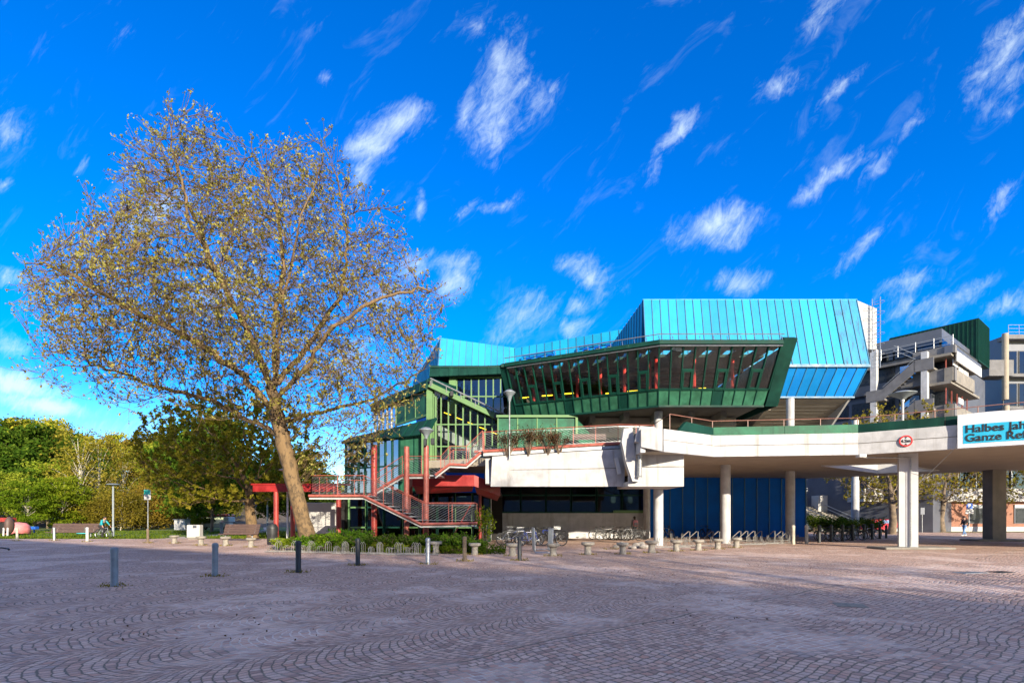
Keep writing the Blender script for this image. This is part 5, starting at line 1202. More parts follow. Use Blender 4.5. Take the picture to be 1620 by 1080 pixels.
for px, py, lab, m_, s_ in BOL:
    p = gp(px, py); key = m_
    if key not in protos: o = bollard(m=m_); protos[key] = o; o.location = p; o['label'] = lab; o['group'] = 'bollards round the plaza'; o.scale = (s_,)*3
    else:
        o = dup(protos[key], p, random.uniform(0, 6), lab, 'bollards round the plaza', s_); o.rotation_euler.x = R(random.uniform(-1.5, 1.5)); o.rotation_euler.y = R(random.uniform(-1.5, 1.5))
ord_ = ['first', 'second', 'third', 'fourth', 'fifth', 'sixth', 'seventh', 'eighth', 'ninth', 'tenth']
for k, px in enumerate((1255, 1276, 1296, 1315, 1333, 1349, 1367, 1380, 1392, 1402)):
    Y = 32.3+(41.6-32.3)*k/9; p = Vector(((px-CX)/F*Y, Y, 0)); m_ = 'bark_pale' if k < 2 else 'dark_metal'
    dup(protos[m_], p, 0, ('pale' if k < 2 else 'black')+' bollard under the walkway, '+ord_[k]+' in the row from the blue wall end', 'bollards under the walkway', 1.25 if k < 9 else 1.1)
def stool():
    t = thing('stone_stool', 'x', 'stool', (0, 0, 0))
    b = MB(); b.lathe([(.16, 0), (.17, .05), (.145, .1), (.14, .33), (.2, .38)], (0, 0, 0), 14); b.build('pedestal', M_['stone'], t, smooth='auto')
    b = MB(); b.lathe([(.2, .375), (.27, .40), (.285, .44), (.28, .49), (.25, .51), (.05, .515)], (0, 0, 0), 18); b.build('seat', M_['stone'], t, smooth='auto'); return t
STL = [(276, 859, 'sunlit mushroom-shaped stone stool left of the white utility box'), (318, 862, 'sunlit stone stool just in front of the white utility box'), (357, 863, 'sunlit stone stool before the left half of the right bench'), (397, 865, 'sunlit stone stool before the right end of the right bench'), (437, 868, 'sunlit stone stool at the left end of the low racks'),
       (690, 875, 'stone stool right of the pale two-tone bollard, in front of the hedge'), (751, 877, 'stone stool beside the sapling at the hedge end'), (811, 879, 'grey stone stool left of the tall bicycle rack'), (875, 879, 'grey stone stool right of the tall bicycle rack'), (930, 877, 'grey stone stool before the bicycle leaning on the plinth wall'), (985, 876, 'grey stone stool at the left of the little rock bed'),
       (1031, 874, 'grey stone stool at the right of the little rock bed by the round column'), (1070, 871.5, 'stone stool halfway between the two front round columns'), (1105, 870, 'stone stool left of the thick sunlit column'), (1135.6, 868, 'stone stool at the foot of the thick sunlit column'), (1165, 866, 'stone stool right of the thick sunlit column')]
s0_ = None
for px, py, lab in STL:
    p = gp(px, py); s_ = random.uniform(.96, 1.08)
    if s0_ is None: s0_ = stool(); s0_.location = p; s0_['label'] = lab; s0_['group'] = 'stone stools edging the plaza'
    else: dup(s0_, p, random.uniform(0, 6), lab, 'stone stools edging the plaza', (s_, s_, s_*1.05))
# low ground racks: rows of bent hoops on rails
def low_rack(L=2.2, n=6):
    t = thing('bicycle_rack', 'x', 'bicycle rack', (0, 0, 0))
    b = MB()
    for y in (-.28, .28): b.tube([(-L/2, y, .05), (L/2, y, .05)], .02, 5)
    b.build('base_rail', M_['rack_metal'], t)
    for k in range(n):
        x = -L/2+.15+k*(L-.3)/(n-1); h = .55 if k % 2 else .34; b = MB()
        for o in (-.045, .045): b.tube([(x+o, -.28, .05), (x+o-.05, -.1, h*.8), (x+o, 0, h), (x+o+.05, .1, h*.8), (x+o, .28, .05)], .011, 5)
        b.build('wheel_hoop', M_['rack_metal'], t)
    return t
r0 = None
RKS = [(460, 873, 0, 'low galvanised wheel rack nearest the big trunk'), (513, 874.5, 0, 'low galvanised wheel rack before the yellow grass'), (567, 876, 0, 'low galvanised wheel rack before the middle of the planting bed'), (622, 877, 0, 'low galvanised wheel rack beside the leftmost hedge'), (655, 878, 0, 'low galvanised wheel rack ending at the pale two-tone bollard'),
       (1058, 866, .06, 'low wheel rack right of the rock bed column'), (1100, 864, .06, 'low wheel rack behind the stool left of the thick column'), (1180, 862, .1, 'low wheel rack right of the thick column'), (1210, 860.5, .12, 'low wheel rack before the right part of the blue wall'), (1240, 859, .12, 'low wheel rack ending at the pale bollards under the walkway'), (960, 853, 0, 'low wheel rack in front of the plinth wall under the parked bicycles'), (1075, 856, 0, 'low wheel rack along the blue wall, behind the others')]
for px, py, rz, lab in RKS:
    p = gp(px, py)
    if r0 is None: r0 = low_rack(); r0.location = p; r0.rotation_euler.z = rz; r0['label'] = lab; r0['group'] = 'low bicycle racks'
    else: dup(r0, p, rz, lab, 'low bicycle racks')
# sloping hoop stands at the right
def hoop_stand():
    t = thing('bicycle_stand', 'x', 'bicycle rack', (0, 0, 0)); b = MB()
    b.tube([(-.3, 0, 0), (-.3, 0, .32), (.16, 0, .72), (.26, 0, .72), (.26, 0, 0)], .028, 6); b.build('hoop', M_['rack_metal'], t, smooth='auto')
    b = MB(); b.tube([(-.3, 0, .1), (.26, 0, .1)], .02, 5); b.build('base_rail', M_['rack_metal'], t); return t
h0 = None
for k, px in enumerate((1085, 1098, 1122, 1132, 1166, 1177, 1188, 1199, 1220, 1232, 1243)):
    p = gp(px, 857.5 if px < 1150 else 856.5); lab = 'slanted steel bicycle hoop along the blue wall, '+['first', 'second', 'third', 'fourth', 'fifth', 'sixth', 'seventh', 'eighth', 'ninth', 'tenth', 'eleventh'][k]+' from the left'
    if h0 is None: h0 = hoop_stand(); h0.location = p; h0['label'] = lab; h0['group'] = 'slanted bicycle hoops'
    else: dup(h0, p, random.uniform(-.1, .1), lab, 'slanted bicycle hoops')
# tall galvanised frame rack
p = gp(858, 874); fr = thing('frame_rack', 'tall galvanised bicycle frame rack of upright bars, pointing to the camera', 'bicycle rack', p)
for sx_ in (-.42, .42):
    b = MB(); b.tube([p+Vector((sx_*.9, -1.0, .08)), p+Vector((sx_, -1.0, 1.15)), p+Vector((sx_, 1.6, 1.15)), p+Vector((sx_*.9, 1.6, .08)), p+Vector((sx_*.9, -1.0, .08))], .028, 6); b.build('side_frame', M_['galvanised'], fr, smooth='auto')
    for k in range(9): b = MB(); y = -.85+k*.28; b.tube([p+Vector((sx_*.9, y, .08)), p+Vector((sx_, y, 1.15))], .018, 5); b.build('bar', M_['galvanised'], fr)
b = MB()
for y in (-1.0, 1.6): b.tube([p+Vector((-.38, y, .08)), p+Vector((.38, y, .08))], .025, 5)
b.build('base_rail', M_['galvanised'], fr)

# ------------------------------------------------------------------ bicycles
mat('bike_black', (.02, .02, .022), .35); mat('bike_blue', (.02, .05, .3), .3); mat('bike_silver', (.45, .47, .5), .3, .5); mat('bike_white', (.7, .7, .7), .35)
def bicycle(fm, basket=False):
    t = thing('bicycle', 'x', 'bicycle', (0, 0, 0))
    for x in (-.53, .53):
        b = MB(); b.torus((x, 0, .35), .322, .027, 26, 6); w_ = b.build('wheel', M_['black_rubber'], t, smooth=True)
        b = MB(); b.torus((x, 0, .35), .298, .012, 26, 4); b.cur = 0
        for k in range(14): a = k*2*math.pi/14; b.tube([(x, .02*(-1)**k, .35), (x+.3*math.cos(a), 0, .35+.3*math.sin(a))], .0035, 3, caps=False)
        b.tube([(x, -.05, .35), (x, .05, .35)], .03, 8); b.build('rim', M_['steel'], w_)
    b = MB(); bbk = (-.08, 0, .3); seat = (-.2, 0, .78); hd = (.36, 0, .82); hd2 = (.39, 0, .68)
    for p_, q_, r_ in ((bbk, seat, .017), (bbk, hd2, .019), (seat, hd, .017), (hd, hd2, .022)): b.tube([p_, q_], r_, 7)
    for y in (-.05, .05): b.tube([bbk, (-.53, y, .35)], .011, 5); b.tube([seat, (-.53, y, .35)], .01, 5)
    b.build('frame', fm, t, smooth='auto')
    b = MB()
    for y in (-.05, .05): b.tube([(hd2[0], y*.6, .68), (.43, y, .52), (.53, y, .35)], .012, 5)
    b.build('fork', fm, t, smooth='auto')
    b = MB(); b.tube([hd, (.34, 0, .96)], .014, 6); b.tube([(.22, -.29, .98), (.33, -.2, 1.0), (.36, 0, .98), (.33, .2, 1.0), (.22, .29, .98)], .013, 6); b.tube([(.12, -.3, .97), (.24, -.285, .985)], .019, 6); b.tube([(.12, .3, .97), (.24, .285, .985)], .019, 6); b.build('handlebar', M_['dark_metal'], t, smooth='auto')
    b = MB(); b.tube([seat, (-.225, 0, .9)], .014, 6); b.ball((-.24, 0, .93), (.13, .075, .035), 12, 6); b.build('saddle', M_['black_rubber'], t, smooth=True)
    b = MB(); b.torus((-.08, -.045, .3), .09, .012, 18, 5); b.tube([(-.08, -.06, .3), (-.02, -.07, .15)], .01, 5); b.tube([(-.08, .06, .3), (-.14, .07, .45)], .01, 5); b.box((-.02, -.12, .145), (.09, .09, .02)); b.box((-.14, .12, .455), (.09, .09, .02)); b.build('crank', M_['dark_metal'], t)
    b = MB()
    for x in (-.53, .53):
        pts = [(x+.365*math.cos(a), 0, .35+.365*math.sin(a)) for a in np.linspace(R(20), R(165), 9)]; b.tube(pts, .02, 4)
    b.build('mudguard', M_['dark_metal'], t)
    if basket:
        b = MB(); b.box((-.55, 0, .86), (.36, .3, .02))
        for k in range(8):
            for sy in (-1, 1): b.tube([(-.73+k*.05, .15*sy, .86), (-.75+k*.057, .18*sy, 1.06)], .006, 3)
        for sy in (-1, 1): b.tube([(-.75, .18*sy, 1.06), (-.35, .18*sy, 1.06)], .01, 4); b.tube([(-.55+.19*sy, -.17, 1.06), (-.55+.19*sy, .17, 1.06)], .01, 4)
        b.build('basket', M_['galvanised'], t)
    else:
        b = MB(); b.tube([(-.25, .05, .73), (-.75, .05, .73)], .008, 4); b.tube([(-.25, -.05, .73), (-.75, -.05, .73)], .008, 4); b.tube([(-.7, .05, .73), (-.53, .05, .37)], .006, 4); b.build('carrier', M_['dark_metal'], t)
    return t
bk = {'black': bicycle(M_['bike_black']), 'blue': bicycle(M_['bike_blue'], True), 'silver': bicycle(M_['bike_silver'])}
BK = [('black', 948, 853, .25, 'black bicycle leaning at the plinth wall, leftmost of the wall group'), ('black', 976, 853.6, 2.6, 'black bicycle with yellow light catching it, beside the column at the wall'), ('silver', 992, 854, .5, 'grey bicycle before the person with the pink backpack'), ('black', 1008, 853.4, 2.9, 'black bicycle close against the pale round column'),
      ('silver', 1056, 851, 1.9, 'silver bicycle at the left end of the blue wall'), ('black', 1117, 850.6, 1.75, 'dark bicycle end-on against the blue wall'),
      ('silver', 1345, 853.2, .35, 'silver bicycle behind the middle black bollards under the walkway'), ('black', 1303, 855, .3, 'dark bicycle behind the pale bollards near the blue wall corner'), ('black', 1325, 854, 2.9, 'dark bicycle in shade between two black bollards'), ('black', 1362, 852.3, .2, 'dark bicycle right of the silver one under the walkway'), ('silver', 1380, 851.5, 3.3, 'grey bicycle before the hedge at the end of the bollard row'),
      ('black', 1456, 840, .1, 'bicycle standing at the brick building, right of the white pillar'), ('blue', 868, 858, 3.0, 'blue bicycle with a wire basket right of the tall rack'), ('blue', 820, 859, .15, 'blue city bicycle with wire basket left of the tall rack'), ('black', 830, 861, .35, 'black bicycle crowding the left side of the tall rack'), ('silver', 845, 857, 2.2, 'silver bicycle behind the tall rack'), ('black', 852, 860, 1.2, 'black bicycle inside the tall rack'), ('blue', 838, 863, .2, 'blue basket bicycle in front of the rack, its wheel against the left bars'), ('black', 874, 863, 2.9, 'black bicycle in front of the blue one at the right of the tall rack'), ('silver', 808, 862, .1, 'silver bicycle at the very left of the rack group, nearest the camera'), ('black', 960, 854, .1, 'black bicycle second from the left at the plinth wall'), ('silver', 984, 854.6, 2.2, 'silver bicycle between the black ones at the plinth wall'), ('black', 1000, 855, .3, 'black bicycle in front of the person with the backpack'), ('black', 880, 856.5, 2.7, 'black bicycle behind the basket of the blue one'), ('black', 812, 857, .4, 'black bicycle at the far left of the rack group'), ('black', 1312, 856, 3.0, 'dark bicycle just left of the hedge under the walkway'), ('black', 1335, 854.6, .15, 'black bicycle crowding the silver one under the walkway'), ('black', 1352, 854, 2.95, 'black bicycle right behind the seventh black bollard')]
used = set()
for kd, px, py, rz, lab in BK:
    p = gp(px, py)
    if kd not in used: o = bk[kd]; used.add(kd); o.location = p; o.rotation_euler = (R(4), 0, rz); o['label'] = lab; o['group'] = 'parked bicycles'
    else: o = dup(bk[kd], p, rz, lab, 'parked bicycles'); o.rotation_euler = (R(random.uniform(-5, 6)), 0, rz)
o = dup(bk['black'], (-10.35, 10.2, 0), 0, 'bicycle at the left edge of the view with only its handlebar grip showing', None)
o.location = (-10.04, 10.04, 0); o.rotation_euler = (0, 0, R(134.2)); o.scale = (1.05,)*3
bk_c = bk['silver']

# ------------------------------------------------------------------ benches, boxes, bins, lamps on the lawn
def bench(label, loc, rz, L=2.6):
    t = thing('park_bench', label, 'bench', loc, rz, 'brown benches'); W0 = WL[t.name]; WL[t.name] = Vector((0, 0, 0))
    b = MB()
    for k in range(4): b.box((0, -.22+k*.13, .46+.012*(3-k)), (L, .11, .04))
    b.build('seat', M_['wood_dark'], t)
    b = MB()
    for k in range(6): b.box((0, .30+.045*k, .54+k*.115), (L, .035, .10), 0, 0, R(-20))
    b.build('backrest', M_['wood_dark'], t)
    for x in (-L*.38, L*.38):
        b = MB(); b.tube([(x, -.2, .44), (x, .26, .42), (x, .6, 1.15)], .03, 6); b.tube([(x, .05, .43), (x, .05, 0)], .045, 6); b.build('leg', M_['galvanised'], t, smooth='auto')
    return t
p = gp(86, 851); bench('long brown slatted bench at the lawn edge, left of the cyclist', (at(86, 850, 39.5).x-.1, 41.2, 0), R(3), 3.6)
p = gp(372, 856); bench('brown slatted bench in front of the smaller plane tree', (at(371, 855, 36).x, 36.5, 0), R(-6), 2.6)
tb = thing('park_bench', 'brown bench with backrest up on the terrace behind the railing', 'bench', (at(933, 690, 31).x, 31, 5.42), 0, 'brown benches'); WL[tb.name] = Vector((0, 0, 0))
b = MB(); b.box((0, 0, .5), (2.0, .4, .06)); b.build('seat', M_['wood_dark'], tb); b = MB(); b.box((0, .2, 1.0), (2.0, .05, .34)); b.build('backrest', M_['wood_dark'], tb)
for x in (-.8, .8): b = MB(); b.box((x, 0, .24), (.1, .35, .48)); b.build('leg', M_['concrete'], tb)
p = gp(306, 853); ub_ = thing('utility_box', 'scuffed white electrical utility box by the path', 'utility box', p)
b = MB(); b.rbox(p+Vector((0, .2, .62)), (.95, .45, .95), .02); b.build('cabinet', M_['render_white'], ub_); b = MB(); b.box(p+Vector((0, .2, .08)), (.85, .38, .16)); b.build('plinth', M_['concrete_old'], ub_)
for x in (-.24, .24): b = MB(); b.box(p+Vector((x, -.035, .62)), (.44, .02, .85)); b.build('door', M_['white_paint'], ub_)
b = MB(); b.box(p+Vector((.12, -.05, .95)), (.3, .008, .2)); b.build('sticker', M_['metal_grey'], ub_)
p = Vector((-14.35, 31.5, 0)); bi = thing('litter_bin', 'dark round litter bin at the foot of the left red post', 'litter bin', p)
b = MB(); b.lathe([(.27, .05), (.3, .1), (.3, .95)], p, 16); b.build('body', M_['dark_metal'], bi, smooth='auto'); b = MB(); b.lathe([(.32, .95), (.32, 1.05), (.2, 1.25), (.05, 1.28)], p, 16); b.build('lid', M_['dark_metal'], bi, smooth='auto')
def tee_lamp(label, px, base, top, Y, m='galvanised', r=.06):
    x = (px-CX)/F*Y; h = CAMH+(HZ-top)/F*Y; t = thing('street_lamp', label, 'street lamp', (x, Y, 0), 0, 'lamps on the lawn'); p = Vector((x, Y, 0))
    b = MB(); b.lathe([(r*1.3, 0), (r*1.3, .8), (r, .85), (r, h-.1)], p, 10); b.build('pole', M_[m], t, smooth='auto')
    b = MB(); b.lathe([(.1, h-.16), (.5, h-.08), (.52, h-.04), (.3, h+.02), (.04, h+.03)], p, 16); b.build('lamp_head', M_[m], t, smooth='auto')
tee_lamp('tall grey lamp with a flat disc head on the lawn', 179, 843, 765, 45, 'grey_paint', .075)
tee_lamp('short white lamp with a flat disc head far down the lawn', 207, 832, 806, 80, 'white_paint', .1)
tee_lamp('white lamp post close left of the leaning trunk', 455, 850, 742, 33, 'white_paint', .06)
tee_lamp('thin grey lamp post behind the left red post', 423, 845, 788, 48, 'grey_paint', .07)
tee_lamp('small white lamp beside the path by the white shed', 297, 834, 812, 74, 'white_paint', .07)
# playground pieces at the far left
p = at(8, 846, 46); p.z = 0; pw = thing('play_wagon', 'red and brown wooden play wagon at the left edge of the lawn', 'playground toy', p)
b = MB(); b.box(p+Vector((-.9, .3, 1.45)), (2.4, .9, .35)); b.build('beam', M_['red_paint'], pw)
b = MB(); b.ball(p+Vector((.38, 0, .95)), (.3, .4, .75), 14, 10); b.build('rounded_end', M_['wood_dark'], pw, smooth=True)
for x, y in ((.15, -.3), (.5, -.3), (-1.6, -.2)): b = MB(); b.tube([p+Vector((x, y, 0)), p+Vector((x+.03, y, .75))], .07, 8); b.build('leg', M_['white_paint'], pw)
b = MB(); b.box(p+Vector((-.9, .3, .7)), (1.8, .7, .9)); b.build('box', M_['interior_dark'], pw)
mat('pink_plastic', (.62, .2, .19), .5); mat('turquoise_plastic', (.08, .5, .5), .5)
p = at(28, 840, 52); p.z = 0; pd = MB(); pd.lathe([(1.0, 0), (1.0, .5), (.9, .85), (.65, 1.08), (.1, 1.18)], (0, 0, 0), 18); o = pd.build('play_dome', M_['pink_plastic'], smooth=True); o.location = p; tag(o, 'pink rounded play dome beside the red wagon', 'playground toy')
p = gp(134, 845.5); pd = MB(); pd.lathe([(.55, .1), (.62, .14), (.6, .18), (.1, .2)], (0, 0, 0), 18); pd.lathe([(.1, 0), (.1, .1)], (0, 0, 0), 8); pd.lathe([(.08, .18), (.06, .7), (.09, .75)], (0, 0, 0), 8); o = pd.build('spinner_disc', M_['turquoise_plastic'], smooth='auto'); o.location = p; tag(o, 'turquoise play disc on the grass under the cyclist', 'playground toy')
p = gp(54, 843); pd = MB(); pd.rbox((0, 0, .55), (.6, .5, .3), .03); pd.box((0, 0, .2), (.1, .1, .4)); o = pd.build('play_box', M_['sign_blue']); o.location = p; tag(o, 'small blue play box left of the left bench', 'playground toy')
p = at(288, 836, 64); p.z = 0; sh = thing('garden_hut', 'little white hut far down the path', 'hut', p)
b = MB(); b.box(p+Vector((0, 0, .75)), (1.3, 1.0, 1.2)); b.build('wall', M_['concrete'], sh); b = MB(); b.box(p+Vector((0, 0, 1.4)), (1.5, 1.2, .1)); b.build('roof', M_['metal_grey'], sh)
for px, lab in ((361, 'grey timber frame table on the lawn, left of the person in red'), (383, 'second grey timber frame close behind the smaller plane trunk')):
    p = at(px, 840, 52); p.z = 0; fm_ = thing('timber_frame', lab, 'exercise frame', p, 0, 'grey frames on the lawn'); b = MB(); b.box(p+Vector((0, 0, 1.15)), (1.5, .5, .1)); b.build('top_beam', M_['metal_grey'], fm_)
    for x in (-.65, .65): b = MB(); b.box(p+Vector((x, 0, .55)), (.12, .4, 1.1)); b.build('leg', M_['metal_grey'], fm_)
# drain covers
for px, py, w_, d_, m_, lab in ((1345, 957, .5, .45, 'stone', 'pale square manhole cover in the cobbles at the right'), (1536, 905.5, .9, .4, 'galvanised', 'long bright drain grate in the sunlit cobbles'), (1583, 904.5, .6, .4, 'dark_metal', 'dark drain grate near the right edge')):
    p = gp(px, py); b = MB(); b.rbox((0, 0, .004), (w_, d_, .02), .004); 
    for k in range(6): b.box((-w_*.4+k*w_*.16, 0, .016), (.02, d_*.8, .006))
    o = b.build('manhole_cover', M_[m_]); o.location = p; o.rotation_euler.z = R(-20 if px < 1400 else 12); tag(o, lab, 'manhole cover')

# ------------------------------------------------------------------ cars
def car(name, label, loc, rz, paint, h=1.45):
    t = thing(name, label, 'car', loc, rz); WL[t.name] = Vector((0, 0, 0))
    side = [(-2.15, .35), (-2.2, .75), (-2.1, .95), (-1.75, 1.02), (-1.25, h-.04), (-.7, h), (.35, h), (.75, h-.1), (1.25, 1.0), (1.95, .86), (2.15, .7), (2.18, .35)]
    b = MB(); n = len(side); secs = [(-.82, .0, 1), (-.86, .0, 1), (.86, .0, 1), (.82, 0, 1)]
    rows = []
    for y, k in ((-.74, .96), (-.86, 1.0), (.86, 1.0), (.74, .96)):
        rows.append([(x*k, (y*.86 if z > 1.03 else y), .3+(z-.3)*(k if z > .5 else 1)) for x, z in side])
    vs = [p_ for r_ in rows for p_ in r_]; fs = []
    for j in range(3):
        for i in range(n-1): fs.append((j*n+i, j*n+i+1, (j+1)*n+i+1, (j+1)*n+i))
        fs.append((j*n+n-1, j*n, (j+1)*n, (j+1)*n+n-1))
    fs.append(tuple(reversed(range(n)))); fs.append(tuple(range(3*n, 4*n))); b.add(vs, fs); b.build('body', paint, t, smooth='auto')
    b = MB()
    for sy in (-1, 1):
        for pts in ([(-1.45, 1.03), (-1.05, h-.1), (-.35, h-.07), (-.35, 1.03)], [(-.28, 1.03), (-.28, h-.07), (.32, h-.08), (.95, 1.03)]):
            b.add([(x, sy*.80*(1 if z < 1.1 else .97), z) for x, z in pts], [(0, 1, 2, 3)]); 
    b.build('side_window', GLASSB, t)
    b = MB(); b.quad((1.2, -.66, 1.06), (1.2, .66, 1.06), (.82, .6, h-.11), (.82, -.6, h-.11), .02); b.build('windscreen', GLASSB, t)
    for x in (-1.35, 1.4):
        for sy in (-1, 1): b = MB(); b.torus((x, sy*.76, .32), .22, .1, 20, 8); w_ = b.build('wheel', M_['black_rubber'], t, smooth=True); b = MB(); b.lathe([(.0, -.08), (.19, -.08), (.19, .08), (0, .08)], (0, 0, 0), 14, Matrix.Rotation(R(90), 3, 'X')); b.v = [(v[0]+x, v[1]+sy*.77, v[2]+.32) for v in b.v]; b.build('rim', M_['steel'], w_)
    for sy in (-1, 1):
        b = MB(); b.box((2.1, sy*.6, .72), (.1, .32, .14)); b.build('headlight', M_['white_paint'], t); b = MB(); b.box((-2.14, sy*.65, .82), (.08, .22, .16)); b.build('taillight', M_['sign_red'], t)
    return t
mat('car_red', (.42, .012, .015), .2, 0, .04, 1); mat('car_dark', (.03, .035, .04), .2, 0, .05, 1)
car('parked_car', 'red hatchback parked before the glazed entrance beyond the walkway', (at(1400, 838, 56).x, 57, 0), R(185), M_['car_red'])
car('parked_car', 'dark car half hidden by the corner of the blue wall', (at(1284, 838, 58).x, 59, 0), R(200), M_['car_dark'])
mp = at(345, 834, 72); mp.z = 0; mv = thing('minibus', 'red-roofed minibus with a blue windscreen far beyond the lawn', 'minibus', mp)
b = MB(); b.rbox(mp+Vector((0, 0, 1.0)), (3.8, 2, 1.5), .15); b.build('body', M_['white_paint'], mv); b = MB(); b.rbox(mp+Vector((0, 0, 1.95)), (3.7, 1.9, .3), .1); b.build('roof', M_['car_red'], mv)
b = MB(); b.box(mp+Vector((-.1, -1.01, 1.25)), (2.8, .04, .8)); b.build('windscreen', GLASSB, mv)
b = MB(); b.box(mp+Vector((-1.85, -1.0, 1.1)), (.22, .1, 1.7)); b.build('front_post', M_['car_red'], mv)
for x in (-1.2, 1.2): b = MB(); b.torus(mp+Vector((x, -.9, .33)), .22, .1, 16, 6); b.build('wheel', M_['black_rubber'], mv)

# ------------------------------------------------------------------ people
mat('skin', (.48, .27, .19), .5, 0, .08, 6); mat('hair_dark', (.03, .02, .015), .6); mat('cloth_teal', (.01, .28, .33), .8, 0, .15, 6); mat('cloth_black', (.018, .018, .022), .85); mat('denim', (.10, .2, .38), .85, 0, .2, 8); mat('cloth_red', (.5, .03, .04), .8); mat('cloth_pink', (.75, .33, .36), .8); mat('cloth_grey', (.2, .2, .22), .85)
def skin_mesh(name, pts, edges, radii, m, parent, root=0, sub=1):
    me = bpy.data.meshes.new(name); me.from_pydata([tuple(p) for p in pts], edges, []); me.update()
    o = bpy.data.objects.new(name, me); COL.objects.link(o)
    md = o.modifiers.new('skin', 'SKIN'); md.use_smooth_shade = True
    for i, r_ in enumerate(radii): 
        v = me.skin_vertices[0].data[i]; v.radius = (r_, r_) if not hasattr(r_, '__len__') else r_; v.use_root = i == root
    s_ = o.modifiers.new('sub', 'SUBSURF'); s_.levels = sub; s_.render_levels = sub
    bpy.context.view_layer.update()
    ev = o.evaluated_get(bpy.context.evaluated_depsgraph_get()); nm = bpy.data.meshes.new_from_object(ev); bpy.data.objects.remove(o)
    nm.materials.clear(); nm.materials.append(m); nm.polygons.foreach_set('use_smooth', [True]*len(nm.polygons))
    q = bpy.data.objects.new(name, nm); COL.objects.link(q); q.parent = parent; return q
def person(label, loc, rz, J, top, bottom, hair='hair_dark', shoes='white_paint', skirtless=True):
    t = thing('person', label, 'person', loc, rz); WL[t.name] = Vector((0, 0, 0))
    V = {k: Vector(v) for k, v in J.items()}
    names = ['pel', 'belly', 'chest', 'neck', 'head', 'crown', 'shL', 'elL', 'wrL', 'shR', 'elR', 'wrR', 'hipL', 'knL', 'anL', 'toL', 'hipR', 'knR', 'anR', 'toR']
    pts = [V[n] for n in names]; I = {n: i for i, n in enumerate(names)}
    rad = [(.13, .1), (.125, .09), (.15, .1), .052, .085, .07, .055, .042, .03, .055, .042, .03, .085, .058, .04, .03, .085, .058, .04, .03]
    E = [('pel', 'belly'), ('belly', 'chest'), ('chest', 'neck'), ('neck', 'head'), ('head', 'crown'), ('chest', 'shL'), ('shL', 'elL'), ('elL', 'wrL'), ('chest', 'shR'), ('shR', 'elR'), ('elR', 'wrR'), ('pel', 'hipL'), ('hipL', 'knL'), ('knL', 'anL'), ('anL', 'toL'), ('pel', 'hipR'), ('hipR', 'knR'), ('knR', 'anR'), ('anR', 'toR')]
    edges = [(I[a_], I[b_]) for a_, b_ in E]
    face = Vector(J.get('face', (0, 1, 0))).normalized()
    for s_ in ('L', 'R'):      # palm, five bent fingers
        d = (V['wr'+s_]-V['el'+s_]).normalized(); side = d.cross(Vector((0, 0, 1)));  side = side.normalized() if side.length > .1 else Vector((1, 0, 0))
        i0 = len(pts); pts.append(V['wr'+s_]+d*.07); rad.append(.026); edges.append((I['wr'+s_], i0))
        for k in range(4):
            o_ = side*(k-1.5)*.022; L = (.075, .085, .08, .06)[k]; bend = Vector((0, 0, -1)).cross(side)*0+Vector(J.get('curl', (0, .4, -.2)))
            j = len(pts); pts.append(V['wr'+s_]+d*.105+o_); rad.append(.009); pts.append(V['wr'+s_]+d*(.105+L*.5)+o_+bend*.02); rad.append(.0085); pts.append(V['wr'+s_]+d*(.105+L*.75)+o_+bend*.05); rad.append(.007); edges += [(i0, j), (j, j+1), (j+1, j+2)]
        j = len(pts); pts.append(V['wr'+s_]+d*.05+side*.04); rad.append(.010); pts.append(V['wr'+s_]+d*.09+side*.055); rad.append(.008); edges += [(i0, j), (j, j+1)]
    j = len(pts); pts.append(V['head']+face*.1-Vector((0, 0, .015))); rad.append(.014); edges.append((I['head'], j))
    skin_mesh('body', pts, edges, rad, M_['skin'], t)
    def sub(nm, ns, rr, es, m): skin_mesh(nm, [V[n] for n in ns], [(ns.index(a_), ns.index(b_)) for a_, b_ in es], rr, m, t)
    sub('jacket', ['pel', 'belly', 'chest', 'neck', 'shL', 'elL', 'wrL', 'shR', 'elR', 'wrR'], [(.16, .125), (.155, .12), (.185, .13), .065, .08, .062, .045, .08, .062, .045], [('pel', 'belly'), ('belly', 'chest'), ('chest', 'neck'), ('chest', 'shL'), ('shL', 'elL'), ('elL', 'wrL'), ('chest', 'shR'), ('shR', 'elR'), ('elR', 'wrR')], M_[top])
    sub('trousers', ['pel', 'hipL', 'knL', 'anL', 'hipR', 'knR', 'anR'], [(.14, .11), .1, .075, .058, .1, .075, .058], [('pel', 'hipL'), ('hipL', 'knL'), ('knL', 'anL'), ('pel', 'hipR'), ('hipR', 'knR'), ('knR', 'anR')], M_[bottom])
    for s_ in ('L', 'R'):
        d = (V['to'+s_]-V['an'+s_]); b = MB(); c = (V['an'+s_]+V['to'+s_])/2; ang = math.atan2(d.y, d.x); b.ball((0, 0, 0), (.15, .055, .055), 12, 6); b.v = [tuple(Matrix.Rotation(ang, 3, 'Z') @ Vector(v)+c+Vector((0, 0, -.0))) for v in b.v]; b.build('shoe', M_[shoes], t, smooth=True)
    h = V['head']; b = MB(); b.ball(h-face*.025+Vector((0, 0, .055)), (.105, .105, .1), 14, 8); b.ball(h-face*.075-Vector((0, 0, .03)), (.08, .05, .09), 10, 6); b.build('hair', M_[hair], t, smooth=True)
    sd2 = face.cross(Vector((0, 0, 1))).normalized()
    for s_ in (-1, 1): b = MB(); b.ball(h+face*.082+sd2*.032*s_+Vector((0, 0, .012)), .011, 8, 5); b.build('eye', M_['ink_black'], t, smooth=True); b = MB(); b.ball(h+sd2*.088*s_-Vector((0, 0, .005)), (.016, .022, .03), 8, 5); b.build('ear', M_['skin'], t, smooth=True)
